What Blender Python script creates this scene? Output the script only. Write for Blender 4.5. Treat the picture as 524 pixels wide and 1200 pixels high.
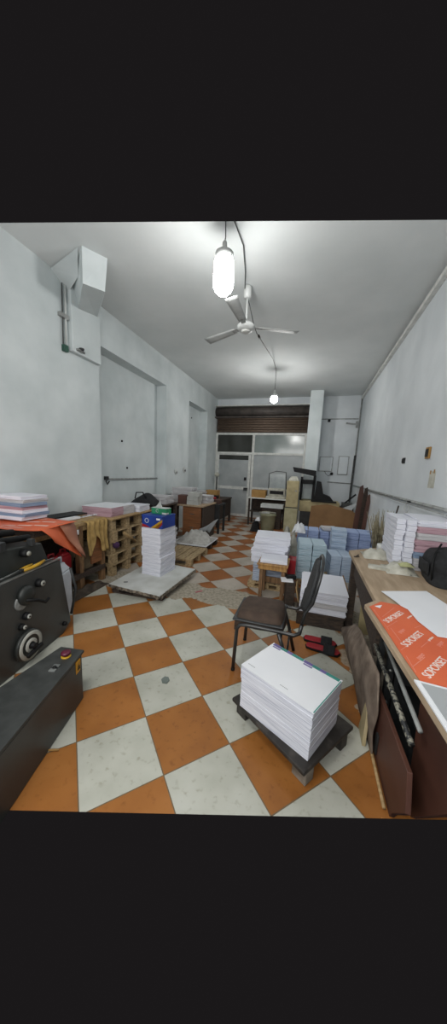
import bpy, math, random
from mathutils import Vector, Matrix
random.seed(7)
D = bpy.data; C = bpy.context.scene.collection
for o in list(D.objects): D.objects.remove(o)
PI = math.pi
def lin(h):
    v = [int(h[i:i+2], 16)/255 for i in (0, 2, 4)]
    return tuple([(c/12.92 if c <= .04045 else ((c+.055)/1.055)**2.4) for c in v]) + (1,)

# ------------------------------------------------------------------ camera, world, lights, exposure
cam = D.objects.new('camera', D.cameras.new('camera')); C.objects.link(cam)
cam.data.sensor_fit = 'VERTICAL'; cam.data.sensor_height = 36
cam.data.lens = 333.14/1200*36
cam.data.shift_y = 6/1200
cam.data.clip_start = .05
rt = Vector((0.95504765, 0.29319869, 0.04380089)); dn = Vector((0.08970195, -0.14498713, -0.98535897)); fw = Vector((-0.28255539, 0.94499379, -0.16477011))
cam.matrix_world = Matrix(((rt.x, -dn.x, -fw.x, 0), (rt.y, -dn.y, -fw.y, 0), (rt.z, -dn.z, -fw.z, 1.6), (0, 0, 0, 1)))
bpy.context.scene.camera = cam
W = D.worlds.new('world'); bpy.context.scene.world = W; W.use_nodes = True
W.node_tree.nodes['Background'].inputs[0].default_value = lin('1a1819'); W.node_tree.nodes['Background'].inputs[1].default_value = .76
def area(name, loc, rot, sx, sy, power, col):
    l = D.lights.new(name, 'AREA'); l.shape = 'RECTANGLE'; l.size = sx; l.size_y = sy; l.energy = power; l.color = col
    o = D.objects.new(name, l); C.objects.link(o); o.location = loc; o.rotation_euler = rot
    return o
area('front_fill', (-1.0, -1.2, 2.3), (math.radians(90), 0, 0), 3.0, 1.8, 72, (1, .99, .97))  # added fill light behind the camera; no daylight opening stands there
area('overhead_fill', (-.9, .3, 3.6), (math.radians(10), 0, 0), 1.2, .6, 26, (1, .985, .95))  # added soft overhead fill, unseen, not a fitting of the room
BULB = 40.0
vs = bpy.context.scene.view_settings
vs.view_transform = 'Standard'; vs.look = 'None'; vs.gamma = 1; vs.use_curve_mapping = False; vs.exposure = 0.42

# ------------------------------------------------------------------ materials
def newmat(name):
    m = D.materials.new(name); m.use_nodes = True
    return m, m.node_tree, m.node_tree.nodes['Principled BSDF']
def mat(name, a, b=None, rough=.7, scale=6, detail=5, bump=0., metal=0., stretch=(1, 1, 1), spec=.5, lo=.35, hi=.65):
    m, t, p = newmat(name)
    p.inputs['Roughness'].default_value = rough; p.inputs['Metallic'].default_value = metal
    p.inputs['Specular IOR Level'].default_value = spec
    p.inputs['Base Color'].default_value = lin(a)
    tc = t.nodes.new('ShaderNodeTexCoord'); mp = t.nodes.new('ShaderNodeMapping'); mp.inputs['Scale'].default_value = stretch
    t.links.new(tc.outputs['Object'], mp.inputs[0])
    n = t.nodes.new('ShaderNodeTexNoise'); n.inputs['Scale'].default_value = scale; n.inputs['Detail'].default_value = detail
    t.links.new(mp.outputs[0], n.inputs[0])
    if b:
        r = t.nodes.new('ShaderNodeValToRGB'); e = r.color_ramp.elements
        e[0].position = lo; e[0].color = lin(a); e[1].position = hi; e[1].color = lin(b)
        t.links.new(n.outputs[0], r.inputs[0]); t.links.new(r.outputs[0], p.inputs['Base Color'])
    if bump:
        bm_ = t.nodes.new('ShaderNodeBump'); bm_.inputs['Strength'].default_value = bump; bm_.inputs['Distance'].default_value = .02
        t.links.new(n.outputs[0], bm_.inputs['Height']); t.links.new(bm_.outputs[0], p.inputs['Normal'])
    return m
def emis(name, col, s):
    m, t, p = newmat(name)
    p.inputs['Base Color'].default_value = col; p.inputs['Emission Color'].default_value = col; p.inputs['Emission Strength'].default_value = s
    return m
def floor_mat():
    m, t, p = newmat('checker_tiles'); N = t.nodes; L = t.links
    g = N.new('ShaderNodeNewGeometry'); sep = N.new('ShaderNodeSeparateXYZ'); L.new(g.outputs['Position'], sep.inputs[0])
    def M(op, a, b=None, c=None):
        n = N.new('ShaderNodeMath'); n.operation = op
        for k, v in enumerate((a, b, c)):
            if v is None: continue
            if isinstance(v, (int, float)): n.inputs[k].default_value = v
            else: L.new(v, n.inputs[k])
        return n.outputs[0]
    ph = math.radians(45.268); s = .249483*1.6; ox, oy = -.72911*1.6, .70148*1.6
    x = M('SUBTRACT', sep.outputs[0], ox); y = M('SUBTRACT', sep.outputs[1], oy)
    i = M('ADD', M('MULTIPLY', x, math.cos(ph)/s), M('MULTIPLY', y, math.sin(ph)/s))
    j = M('ADD', M('MULTIPLY', x, -math.sin(ph)/s), M('MULTIPLY', y, math.cos(ph)/s))
    far = M('GREATER_THAN', sep.outputs[1], 3.25)              # the tiles past the old wall line were laid separately
    i = M('ADD', M('SUBTRACT', i, M('MULTIPLY', far, .40)), 100); j = M('ADD', M('SUBTRACT', j, M('MULTIPLY', far, .69)), 100)
    par = M('FLOORED_MODULO', M('ADD', M('FLOOR', i), M('FLOOR', j)), 2)
    nz = N.new('ShaderNodeTexNoise'); nz.inputs['Scale'].default_value = 3.5; nz.inputs['Detail'].default_value = 8; L.new(g.outputs['Position'], nz.inputs[0])
    nf = N.new('ShaderNodeTexNoise'); nf.inputs['Scale'].default_value = 28; nf.inputs['Detail'].default_value = 6; L.new(g.outputs['Position'], nf.inputs[0])
    def ramp(f, els):
        r = N.new('ShaderNodeValToRGB'); e = r.color_ramp.elements
        e[0].position, e[0].color = els[0]; e[1].position, e[1].color = els[-1]
        for q in els[1:-1]:
            k = e.new(q[0]); k.color = q[1]
        L.new(f, r.inputs[0]); return r.outputs[0]
    def mix(f, a, b, mode='MIX'):
        n = N.new('ShaderNodeMix'); n.data_type = 'RGBA'; n.blend_type = mode
        if isinstance(f, (int, float)): n.inputs[0].default_value = f
        else: L.new(f, n.inputs[0])
        for k, v in ((6, a), (7, b)):
            if isinstance(v, tuple): n.inputs[k].default_value = v
            else: L.new(v, n.inputs[k])
        return n.outputs[2]
    orange = ramp(nz.outputs[0], [(.3, lin('8f5a2a')), (.5, lin('9f6630')), (.72, lin('ab7139'))])
    white = ramp(nz.outputs[0], [(.3, lin('adaea2')), (.55, lin('bebfb4')), (.75, lin('c8c9c0'))])
    # every tile a little different
    wn = N.new('ShaderNodeTexWhiteNoise'); cx = N.new('ShaderNodeCombineXYZ'); L.new(M('FLOOR', i), cx.inputs[0]); L.new(M('FLOOR', j), cx.inputs[1]); L.new(cx.outputs[0], wn.inputs[0])
    col = mix(par, orange, white)
    tint = ramp(wn.outputs[0], [(0, (.86, .86, .86, 1)), (1, (1.0, 1.0, 1.0, 1))])
    col = mix(1.0, col, tint, 'MULTIPLY')
    col = mix(far, col, mix(1.0, col, (.88, .78, .76, 1), 'MULTIPLY'))
    # stains
    st = ramp(nf.outputs[0], [(.28, (.62, .57, .5, 1)), (.42, (1, 1, 1, 1))])
    col = mix(.6, col, st, 'MULTIPLY')
    dirt = ramp(nz.outputs[0], [(.60, (0, 0, 0, 1)), (.8, (1, 1, 1, 1))])
    fx = M('ABSOLUTE', M('SUBTRACT', M('FRACT', i), .5)); fy = M('ABSOLUTE', M('SUBTRACT', M('FRACT', j), .5))
    gr = M('GREATER_THAN', M('MAXIMUM', fx, fy), .4925)
    col = mix(gr, col, lin('6d5b44'))
    # rough cement where the wall used to stand
    yy = M('ADD', sep.outputs[1], M('MULTIPLY', M('SUBTRACT', nz.outputs[0], .5), .35))
    band = M('MULTIPLY', M('GREATER_THAN', yy, 3.03), M('LESS_THAN', yy, 3.50))
    cem = ramp(nf.outputs[0], [(.3, lin('7d7566')), (.5, lin('9a9384')), (.7, lin('aea798'))])
    col = mix(band, col, cem)
    # dust drift at the foot of the right hand bench
    dx = M('ADD', sep.outputs[0], M('MULTIPLY', M('SUBTRACT', nz.outputs[0], .5), .6))
    dust = M('MULTIPLY', M('GREATER_THAN', dx, .42), M('MULTIPLY', M('GREATER_THAN', yy, 1.9), M('LESS_THAN', yy, 3.03)))
    col = mix(M('MULTIPLY', dust, .8), col, cem)
    L.new(col, p.inputs['Base Color'])
    p.inputs['Roughness'].default_value = .42; p.inputs['Specular IOR Level'].default_value = .35
    rr = M('ADD', M('MULTIPLY', nf.outputs[0], .3), M('ADD', .32, M('MULTIPLY', band, .4))); L.new(rr, p.inputs['Roughness'])
    bp = N.new('ShaderNodeBump'); bp.inputs['Strength'].default_value = .25; bp.inputs['Distance'].default_value = .004
    L.new(M('SUBTRACT', M('MULTIPLY', nf.outputs[0], M('ADD', .2, M('MULTIPLY', band, 2.0))), gr), bp.inputs['Height']); L.new(bp.outputs[0], p.inputs['Normal'])
    return m
def paper_mat(name, a, b, sheets=60):
    m, t, p = newmat(name); N = t.nodes; L = t.links
    tc = N.new('ShaderNodeTexCoord'); mp = N.new('ShaderNodeMapping'); mp.inputs['Scale'].default_value = (1.5, 1.5, sheets)
    L.new(tc.outputs['Object'], mp.inputs[0]); n = N.new('ShaderNodeTexNoise'); n.inputs['Scale'].default_value = 3; n.inputs['Detail'].default_value = 4; L.new(mp.outputs[0], n.inputs[0])
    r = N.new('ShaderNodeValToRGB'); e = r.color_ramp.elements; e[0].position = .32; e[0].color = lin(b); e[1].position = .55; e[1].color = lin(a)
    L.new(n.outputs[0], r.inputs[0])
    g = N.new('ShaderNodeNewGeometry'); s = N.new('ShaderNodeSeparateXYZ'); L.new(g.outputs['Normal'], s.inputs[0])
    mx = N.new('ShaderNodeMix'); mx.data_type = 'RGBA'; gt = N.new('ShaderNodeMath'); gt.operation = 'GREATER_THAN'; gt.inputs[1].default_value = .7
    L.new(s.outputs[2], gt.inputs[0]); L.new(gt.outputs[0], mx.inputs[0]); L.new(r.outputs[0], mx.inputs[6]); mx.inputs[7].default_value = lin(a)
    L.new(mx.outputs[2], p.inputs['Base Color']); p.inputs['Roughness'].default_value = .75; p.inputs['Specular IOR Level'].default_value = .25
    return m
m_floor = floor_mat()
m_wall = mat('wall_paint', 'd3dadb', 'bcc5c6', .85, 1.9, 10, .1, lo=.35, hi=.75)
m_wall_r = mat('wall_paint_stained', 'dde2e5', 'c3c9cd', .85, 1.3, 8, .1, lo=.35, hi=.8)
m_ceil = mat('ceiling_paint', 'd9dddd', 'ced3d3', .9, 1.2, 6, .03)
m_white = mat('white_gloss', 'c9cccb', 'b9bcba', .45, 8)
m_frame = mat('cream_frame_paint', 'dcddd9', 'c6c8c4', .5, 9)
m_conduit = mat('grey_conduit', 'a2a5a3', '7e807e', .6, 12)
m_darkpipe = mat('dark_pipe', '4b4d4c', '2f3130', .6, 12)
m_shutter = mat('brown_shutter', '7a685a', '5a4c42', .55, 10, 5, .1, .3, (1, 1, 8))
m_rollbox = mat('dark_roll', '57504b', '3e3835', .6, 6)
m_darkglass = mat('dark_glass', '3a3c38', '2e302c', .15, 2)
m_grayglass = mat('grey_glass', '8d9694', '7c8684', .12, 2, spec=.8)
m_frosted = mat('frosted_panel', 'a8adae', '999fa1', .35, 3)
m_wood = mat('light_wood', 'b09469', '8f754e', .7, 5, 8, .15, 0, (1, 9, 9))
m_woody = mat('bench_plywood', 'b09b82', '99856c', .65, 4, 8, .06, 0, (6, 1, 1))
m_pallet = mat('pallet_wood', 'b39c76', '857153', .8, 6, 8, .2, 0, (8, 1.5, 8))
m_darkwood = mat('dark_weathered_wood', '4a3d33', '2c2521', .8, 7, 8, .3, 0, (2, 8, 8))
m_brownlam = mat('brown_laminate', '5c3a2e', '4a2e26', .5, 2.5, 6, .04)
m_desk = mat('brown_desk_veneer', '8b5a35', '6f4629', .5, 5, 8, .05, 0, (1, 1, 8))
m_stoolw = mat('yellow_stool_wood', 'b48a50', '8d6637', .6, 7, 8, .1, 0, (6, 1, 1))
m_stoolleg = mat('worn_stool_leg_wood', '8a6a48', '5f452e', .7, 7, 8, .1, 0, (6, 6, 1))
m_card = mat('cardboard', '8f6d48', '7c5c3b', .8, 3, 6, .05)
m_box = mat('carton_board', 'a8834f', '97733f', .8, 5)
m_black = mat('black_plastic', '17181a', '0f1011', .55, 10, spec=.25)
m_blackcloth = mat('black_cloth', '18191b', '232427', .9, 30, 6, .3)
m_machine = mat('charcoal_enamel', '3c3e3d', '313231', .42, 5, 6, .03)
m_machine2 = mat('charcoal_hood', '202322', '2b2e2c', .45, 8, 6, .05)
m_boxtop = mat('greenish_steel_plate', '373938', '292b2a', .45, 14, 8, .06)
m_steel = mat('worn_steel', 'a5a7a5', '777a78', .35, 14, 6, .05, .8)
m_alu = mat('grey_dial', '8e908e', '6a6c6a', .45, 20)
m_yellow = mat('yellow_grip', 'c39a23', 'a98118', .5)
m_warn = mat('warning_yellow', 'd19a20', 'c68c18', .5)
m_red = mat('red_plastic', 'a8202a', '8a151f', .5)
m_purple = mat('dark_red_button', '5c1630', '471026', .4)
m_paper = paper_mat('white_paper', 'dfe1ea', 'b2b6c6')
m_sheet = mat('plain_sheet', 'e4e6ea', 'dcdfe4', .7, 2)
m_greysheet = mat('grey_sheet', 'a7abad', '9a9ea1', .4, 2)
m_paperblue = paper_mat('pale_blue_paper', 'b9c9dc', '7b93b3', 45)
m_paperblue2 = paper_mat('violet_blue_paper', 'a3b4d8', '5d70a4', 45)
m_paperteal = paper_mat('teal_blue_paper', 'b4c8d4', '6f909c', 30)
m_paperpink = paper_mat('pink_paper', 'b89aa3', '93707c', 50)
m_papergrey = paper_mat('grey_paper', 'c3c2c4', '8f8e93', 50)
m_paperdblue = paper_mat('dark_blue_edges', '8496ae', '5f7591', 50)
m_orange = mat('orange_wrapper', 'd8683f', 'cf5e38', .55, 3, 5, .03)
m_orangeback = mat('wrapper_back', 'a9775f', '8f5b4a', .7, 5)
m_print = mat('white_print', 'e6d9d2', 'dccbc2', .6)
m_printfaint = mat('faint_print', 'dd8a74', 'd67d66', .6)
m_tealp = mat('teal_print', '3c8a80', '34766f', .6)
m_purp = mat('violet_print', '70649c', '5e5489', .6)
m_blue = mat('blue_carton', '1f3f95', '1a367f', .45, 4)
m_navy = mat('navy_print', '16265c', '101c48', .5)
m_green = mat('green_carton', '2b8a60', '237650', .5, 4)
m_cloth = mat('ochre_cloth', 'b3955c', '8f7443', .9, 14, 6, .2)
m_beige = mat('beige_plastic', '9a8a70', '7d6f59', .55, 6)
m_jug = mat('white_plastic', 'c4cad2', 'adb4bd', .45, 6)
m_cream = mat('cream_metal', 'b8b391', 'a09b79', .5, 6)
m_creamd = mat('cream_warm', 'bcae84', 'a39670', .55, 6)  # slightly yellower cream for cabinet upper body, cutter bed and bench end
m_burlap = mat('dusty_sacking', '85776a', '5d5046', .9, 9, 8, .5)
m_seat = mat('brown_vinyl', '49392e', '3a2c23', .8, 12, 6, .1)
m_tube = mat('black_tube', '1f2021', '2a2b2b', .35, 10, spec=.6)
m_padb = mat('black_mesh_pad', '232527', '343638', .7, 60, 4, .3)
m_tray = mat('dark_scuffed_board', '2a2724', '55504a', .6, 12, 9, .2, lo=.5, hi=.8)
m_block = mat('grey_wood_block', '8d8478', '5e564c', .8, 10, 6, .2)
m_bag = mat('clear_plastic_bag', 'b3b1a6', '8f8d82', .35, 8, 6, .3)
m_broom = mat('dry_straw', 'a69e84', '756d58', .9, 20)
m_bulb = emis('lit_bulb', (1, .985, .96, 1), BULB)
m_bulb2 = emis('lit_bulb_far', (1, .985, .96, 1), BULB*4.2)
m_creamw = mat('creamy_cloth', 'c6c5ba', 'a5a396', .85, 10, 5, .3)
m_ygreen = mat('yellow_green_cloth', 'b9bb8c', 'a0a276', .85, 10)
m_bin = mat('olive_bin_plastic', '8f8f76', '78785f', .55, 5)
m_rail = mat('speckled_rail', '8f8d80', '26282a', .5, 55, 3, .2, .3, lo=.45, hi=.55)
m_darkmetal = mat('dark_metal', '2c2e2f', '1d1f20', .5, 8)
m_cementbag = mat('stone_chip', '6c7570', '5c6560', .6)
m_glasspic = mat('mirror_pane', '9ea5a6', '8c9394', .15)

# ------------------------------------------------------------------ mesh helpers
class MB:
    def __init__(s): s.v = []; s.f = []; s.mi = []; s.cur = 0; s.sm = []; s.smooth = False
    def add(s, vs_, fs):
        b = len(s.v); s.v += [tuple(q) for q in vs_]
        for f in fs: s.f.append(tuple(b+k for k in f)); s.mi.append(s.cur); s.sm.append(s.smooth)
        return s
    def m(s, k): s.cur = k; return s
    def box(s, x0, x1, y0, y1, z0, z1, R=None, c=None):
        V = [(x, y, z) for z in (z0, z1) for y in (y0, y1) for x in (x0, x1)]
        if R is not None:
            c = Vector(c if c else ((x0+x1)/2, (y0+y1)/2, (z0+z1)/2)); V = [R @ (Vector(q)-c)+c for q in V]
        return s.add(V, [(0, 2, 3, 1), (4, 5, 7, 6), (0, 1, 5, 4), (1, 3, 7, 5), (3, 2, 6, 7), (2, 0, 4, 6)])
    def ob(s, c, sx, sy, sz, rz=0, R=None):
        R = R if R is not None else Matrix.Rotation(rz, 3, 'Z')
        return s.box(c[0]-sx/2, c[0]+sx/2, c[1]-sy/2, c[1]+sy/2, c[2]-sz/2, c[2]+sz/2, R, c)
    def hexa(s, bot, top):   # 4 bottom points and 4 top points, same winding
        return s.add(list(bot)+list(top), [(3, 2, 1, 0), (4, 5, 6, 7), (0, 1, 5, 4), (1, 2, 6, 5), (2, 3, 7, 6), (3, 0, 4, 7)])
    def prism(s, pts, off):
        n = len(pts); off = Vector(off); T = [Vector(q)+off for q in pts]
        return s.add(list(pts)+T, [tuple(range(n))[::-1], tuple(range(n, 2*n))]+[(k, (k+1) % n, n+(k+1) % n, n+k) for k in range(n)])
    def tube(s, pts, r, n=8, close=True):
        pts = [Vector(q) for q in pts]; rs = r if isinstance(r, (list, tuple)) else [r]*len(pts); V = []; F = []
        up = None
        for k, q in enumerate(pts):
            a = pts[max(k-1, 0)]; b = pts[min(k+1, len(pts)-1)]; t = (b-a).normalized()
            if up is None: up = Vector((0, 0, 1)) if abs(t.z) < .9 else Vector((1, 0, 0))
            u = t.cross(up).normalized(); w = u.cross(t).normalized(); up = w
            for j in range(n):
                an = 2*PI*j/n; V.append(q+rs[k]*(u*math.cos(an)+w*math.sin(an)))
        for k in range(len(pts)-1):
            for j in range(n): F.append((k*n+j, k*n+(j+1) % n, (k+1)*n+(j+1) % n, (k+1)*n+j))
        F.append(tuple(range(n))[::-1]); F.append(tuple(range((len(pts)-1)*n, len(pts)*n)))
        o = s.smooth; s.smooth = True; s.add(V, F); s.smooth = o; return s
    def lathe(s, prof, c, axis=(0, 0, 1), n=24, cap=True):
        ax = Vector(axis).normalized(); up = Vector((1, 0, 0)) if abs(ax.x) < .9 else Vector((0, 1, 0)); u = ax.cross(up).normalized(); w = ax.cross(u); c = Vector(c); V = []; F = []
        for r, h in prof:
            for j in range(n):
                an = 2*PI*j/n; V.append(c+ax*h+r*(u*math.cos(an)+w*math.sin(an)))
        for k in range(len(prof)-1):
            for j in range(n): F.append((k*n+j, k*n+(j+1) % n, (k+1)*n+(j+1) % n, (k+1)*n+j))
        if cap: F.append(tuple(range(n))[::-1]); F.append(tuple(range((len(prof)-1)*n, len(prof)*n)))
        o = s.smooth; s.smooth = True; s.add(V, F); s.smooth = o; return s
    def grid(s, fn, nu, nv, th=.002, flip=False):   # fn(u,v)->point; a thin solid sheet
        P_ = [[Vector(fn(a/nu, b/nv)) for a in range(nu+1)] for b in range(nv+1)]
        V = [P_[b][a] for b in range(nv+1) for a in range(nu+1)]; N_ = []
        for b in range(nv+1):
            for a in range(nu+1):
                du = P_[b][min(a+1, nu)]-P_[b][max(a-1, 0)]; dv = P_[min(b+1, nv)][a]-P_[max(b-1, 0)][a]
                N_.append(du.cross(dv).normalized())
        T = [V[k]-N_[k]*th for k in range(len(V))]; n = len(V); F = []
        idx = lambda a, b: b*(nu+1)+a
        for b in range(nv):
            for a in range(nu):
                q = (idx(a, b), idx(a+1, b), idx(a+1, b+1), idx(a, b+1)); F.append(q); F.append(tuple(n+k for k in q[::-1]))
        for a in range(nu):
            F.append((idx(a+1, 0), idx(a, 0), n+idx(a, 0), n+idx(a+1, 0))); F.append((idx(a, nv), idx(a+1, nv), n+idx(a+1, nv), n+idx(a, nv)))
        for b in range(nv):
            F.append((idx(0, b), idx(0, b+1), n+idx(0, b+1), n+idx(0, b))); F.append((idx(nu, b+1), idx(nu, b), n+idx(nu, b), n+idx(nu, b+1)))
        o = s.smooth; s.smooth = True; s.add(V+T, F); s.smooth = o; return s
    def build(s, name, mats, parent=None, bevel=0, loc=None, seg=2):
        if not isinstance(mats, (list, tuple)): mats = [mats]
        off = Vector((0, 0, 0)); q = parent
        while q is not None: off += Vector(q.location); q = q.parent
        if loc is not None: off = Vector(loc)
        me = D.meshes.new(name); me.from_pydata([Vector(v)-off for v in s.v], [], s.f)
        for k in mats: me.materials.append(k)
        for k, p_ in enumerate(me.polygons): p_.material_index = s.mi[k]; p_.use_smooth = s.sm[k]
        me.update(); o = D.objects.new(name, me); C.objects.link(o)
        if parent is not None: o.parent = parent
        elif loc is not None: o.location = loc
        if bevel:
            b = o.modifiers.new('bevel', 'BEVEL'); b.width = bevel; b.segments = seg; b.limit_method = 'ANGLE'; b.angle_limit = math.radians(40)
        return o
def tag(o, label, cat, group=None, kind=None):
    o['label'] = label; o['category'] = cat
    if group: o['group'] = group
    if kind: o['kind'] = kind
    return o
def thing(name, label, cat, loc=(0, 0, 0), group=None):
    o = D.objects.new(name, None); C.objects.link(o); o.location = loc; o.empty_display_size = .1
    return tag(o, label, cat, group)
def struct(name, mb, mats, parent=None, bevel=0):
    o = mb.build(name, mats, parent, bevel)
    if parent is None: o['kind'] = 'structure'
    return o
def dup(root, loc, rz=0, label=None):
    r = root.copy(); C.objects.link(r); r.location = loc; r.rotation_euler = (0, 0, rz)
    if label: r['label'] = label
    for ch in list(root.children):
        c = ch.copy(); C.objects.link(c); c.parent = r
        for g in ch.children:
            d = g.copy(); C.objects.link(d); d.parent = c
    return r
def Rz(a): return Matrix.Rotation(math.radians(a), 3, 'Z')

# ------------------------------------------------------------------ the room
XL, XR, YB, ZC = -3.27, 1.26, 9.70, 3.95
fl = MB().add([(XL-.3, .0, 0), (XR+.1, 1.575, 0), (XR+.1, YB+.1, 0), (XL-.3, YB+.1, 0)], [(0, 1, 2, 3)]); struct('floor', fl, m_floor)
ce = MB().add([(XL-.3, 2.395, ZC), (XR+.1, 3.555, ZC), (XR+.1, YB+.1, ZC), (XL-.3, YB+.1, ZC)], [(3, 2, 1, 0)]); struct('ceiling', ce, m_ceil)
w = MB()
w.box(XL-.3, XL, -1.5, 3.9, 0, ZC).box(XL-.3, XL, 6.05, 7.30, 0, ZC).box(XL-.3, XL, 8.70, YB, 0, ZC)
w.box(XL-.3, XL, 3.9, 6.05, 3.39, ZC).box(XL-.3, XL, 7.30, 8.70, 3.36, ZC).box(XL-.35, XL-.24, 3.9, 8.7, 0, ZC)
struct('wall_left', w, m_wall)
struct('wall_right', MB().box(XR, XR+.1, -1.5, YB+.1, 0, ZC), m_wall_r)
struct('wall_back', MB().box(XL, -.23, YB, YB+.1, 3.68, ZC).box(-.23, XR, YB, YB+.1, 0, ZC).box(XL-.3, XL, YB, YB+.1, 0, ZC), m_wall_r)
struct('wall_front', MB().box(XL-.1, XR+.1, -1.6, -1.5, 0, ZC), m_wall)
struct('trim_1', MB().box(-.229, .137, 8.96, YB, 0, ZC), m_wall, bevel=.01)
struct('trim_2', MB().box(XL, XL+.07, 3.33, 3.87, 3.08, ZC), m_wall, bevel=.006)
# boxed-in beam end under the ceiling on the left
b = MB()
b.hexa([(XL, 3.52, 3.66), (-2.636, 2.921, 3.583), (-2.529, 3.152, 3.61), (XL, 3.88, 3.73)], [(XL, 3.40, ZC), (-2.631, 2.921, ZC), (-2.483, 3.152, ZC), (XL, 3.98, ZC)])
b.add([(XL, 3.10, 3.93), (-2.70, 2.93, ZC), (XL, 3.45, ZC), (XL, 3.36, 3.80), (-2.95, 3.20, 3.86)], [(0, 1, 4), (0, 4, 3), (1, 2, 3, 4), (0, 2, 1), (0, 3, 2)])
struct('trim_3', b, m_wall)
# shutter above the back partition
t = thing('roller_shutter', 'brown corrugated roller shutter rolled up above the glazed back partition', 'shutter', (-1.75, 9.55, 2.85))
MB().tube([(XL+.01, 9.56, 3.50), (-.25, 9.56, 3.50)], .15, 20).build('roll', m_rollbox, t)
MB().box(XL, -.24, 9.60, 9.69, 3.33, 3.66).build('roll_box', m_rollbox, t, .01)
s = MB()
for k in range(6):
    z = 2.86+k*.08; s.tube([(XL+.05, 9.6, z+.04), (-.26, 9.6, z+.04)], .044, 10)
s.build('slat_curtain', m_shutter, t)
MB().box(XL, -.24, 9.40, 9.62, 3.30, 3.335).build('lower_rail', m_rollbox, t)
MB().box(XL, -.24, 9.42, 9.69, 3.665, 3.69).build('top_rail', m_frame, t)
# partition
win = MB()
for x0, x1 in ((XL, XL+.06), (-1.99, -1.91), (-.31, -.24)): win.box(x0, x1, 9.64, 9.70, 0, 2.84)
win.box(XL, -.24, 9.635, 9.70, 2.78, 2.85).box(XL, -.24, 9.635, 9.70, 2.14, 2.21).box(-1.91, -.31, 9.635, 9.70, .99, 1.05).box(-1.91, -.31, 9.635, 9.70, 0, .08)
wf = struct('window_1', win, m_frame)
MB().box(XL+.06, -1.99, 9.67, 9.685, 2.21, 2.78).build('window_pane', m_darkglass, wf)['label'] = 'dark left upper pane'
MB().box(-1.91, -.31, 9.67, 9.685, 2.21, 2.78).build('window_pane', m_grayglass, wf)['label'] = 'glossy grey right upper pane'
MB().box(-1.91, -.31, 9.67, 9.685, 1.05, 2.14).build('window_pane', m_frosted, wf)
MB().box(-1.91, -.31, 9.67, 9.685, .08, .99).build('lower_panel', m_frosted, wf)
d = MB().box(-3.20, -3.12, 9.60, 9.64, .01, 2.13).box(-2.08, -2.0, 9.60, 9.64, .01, 2.13).box(-3.12, -2.08, 9.60, 9.64, 2.105, 2.13).box(-3.12, -2.08, 9.60, 9.64, .95, 1.05).box(-3.12, -2.08, 9.60, 9.64, .01, .1)
dr = struct('door_1', d, m_frame)
MB().box(-3.12, -2.08, 9.61, 9.63, 1.05, 1.95).build('door_pane', m_frosted, dr)
MB().box(-3.12, -2.08, 9.612, 9.628, 1.95, 2.105).build('door_pane', m_darkglass, dr)['label'] = 'dark strip at the top of the door'
MB().box(-3.12, -2.08, 9.61, 9.63, .1, .95).build('door_panel', m_frosted, dr)
MB().box(-2.19, -2.12, 9.55, 9.60, 1.27, 1.37).build('door_lock', m_black, dr)
MB().box(-2.19, -2.06, 9.54, 9.60, .93, 1.02).build('door_handle', m_darkmetal, dr)

# conduits and small things on walls
def pipe(name, pts, r, m, label, cat='pipe', n=8, box=False):
    mb = MB().tube(pts, r, n); base = pts[0]
    return tag(mb.build(name, m, None, 0, base), label, cat)
tag(MB().box(XR-.06, XR, 2.6, 9.69, 3.84, 3.90).build('cable_duct', m_frame, None, .006, (XR, 2.6, 3.87)), 'long grey cable duct along the top of the right wall', 'cable duct')
tag(MB().tube([(XR-.02, 2.4, 1.32), (XR-.02, 5, 1.30), (XR-.02, 9.6, 1.30)], .018).tube([(XR-.06, 2.4, 1.28), (XR-.05, 5, 1.27), (XR-.03, 7, 1.29)], .006).build('wall_pipe', m_conduit, None, 0, (XR, 2.4, 1.3)), 'grey pipe running at bench height along the right wall', 'pipe')
pipe('vertical_pipe', [(XR-.05, 9.66, .2), (XR-.05, 9.66, 1.25), (XR-.04, 9.66, 2.2)], .03, m_darkpipe, 'dark vertical pipe in the far right corner of the room')
pipe('corner_conduit', [(XR-.03, 9.66, 2.2), (XR-.03, 9.66, 3.9)], .018, m_conduit, 'thin pale vertical conduit in the far right corner near the ceiling')
pipe('back_wall_conduit', [(.14, 9.685, 3.28), (1.2, 9.685, 3.28)], .012, m_conduit, 'thin grey conduit high across the back wall right of the column')
pipe('back_wall_conduit', [(.5, 9.685, 1.36), (1.2, 9.685, 1.34)], .016, m_conduit, 'thin grey conduit low across the back wall right of the column')
tag(MB().box(.33, .41, 9.66, 9.70, 3.19, 3.27).build('junction_box', m_black, None, .005, (.37, 9.66, 3.19)), 'small black junction box high on the back wall right of the column', 'junction box')
t = thing('wall_bracket', 'small grey metal bracket jutting from the far right corner', 'bracket', (1.1, 9.6, 3.1))
MB().box(.86, 1.2, 9.62, 9.66, 3.11, 3.15, Matrix.Rotation(.12, 3, 'Y')).build('arm', m_conduit, t)
MB().box(1.14, 1.22, 9.6, 9.7, 3.02, 3.2).build('bracket_plate', m_conduit, t)
for k, (x0, x1, z0, z1, lab) in enumerate(((.22, .58, 1.70, 2.12, 'flat grey square electrical panel on the back wall next to the column'), (.78, 1.04, 1.62, 2.15, 'flat grey electrical panel on the back wall beside the dark pipe'))):
    t = thing('electrical_panel', lab, 'electrical panel', ((x0+x1)/2, 9.68, z0), 'electrical panels on the back wall')
    MB().box(x0, x1, 9.66, 9.70, z0, z1).build('panel_cover', m_wall_r, t, .008)
    MB().box(x0-.02, x1+.02, 9.67, 9.70, z0-.02, z0).box(x0-.02, x1+.02, 9.67, 9.70, z1, z1+.02).box(x0-.02, x0, 9.67, 9.70, z0, z1).box(x1, x1+.02, 9.67, 9.70, z0, z1).build('panel_rim', m_conduit, t)
t = thing('wall_socket', 'small black socket with a looped cable under the square panel', 'socket', (.6, 9.66, 1.6))
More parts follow.
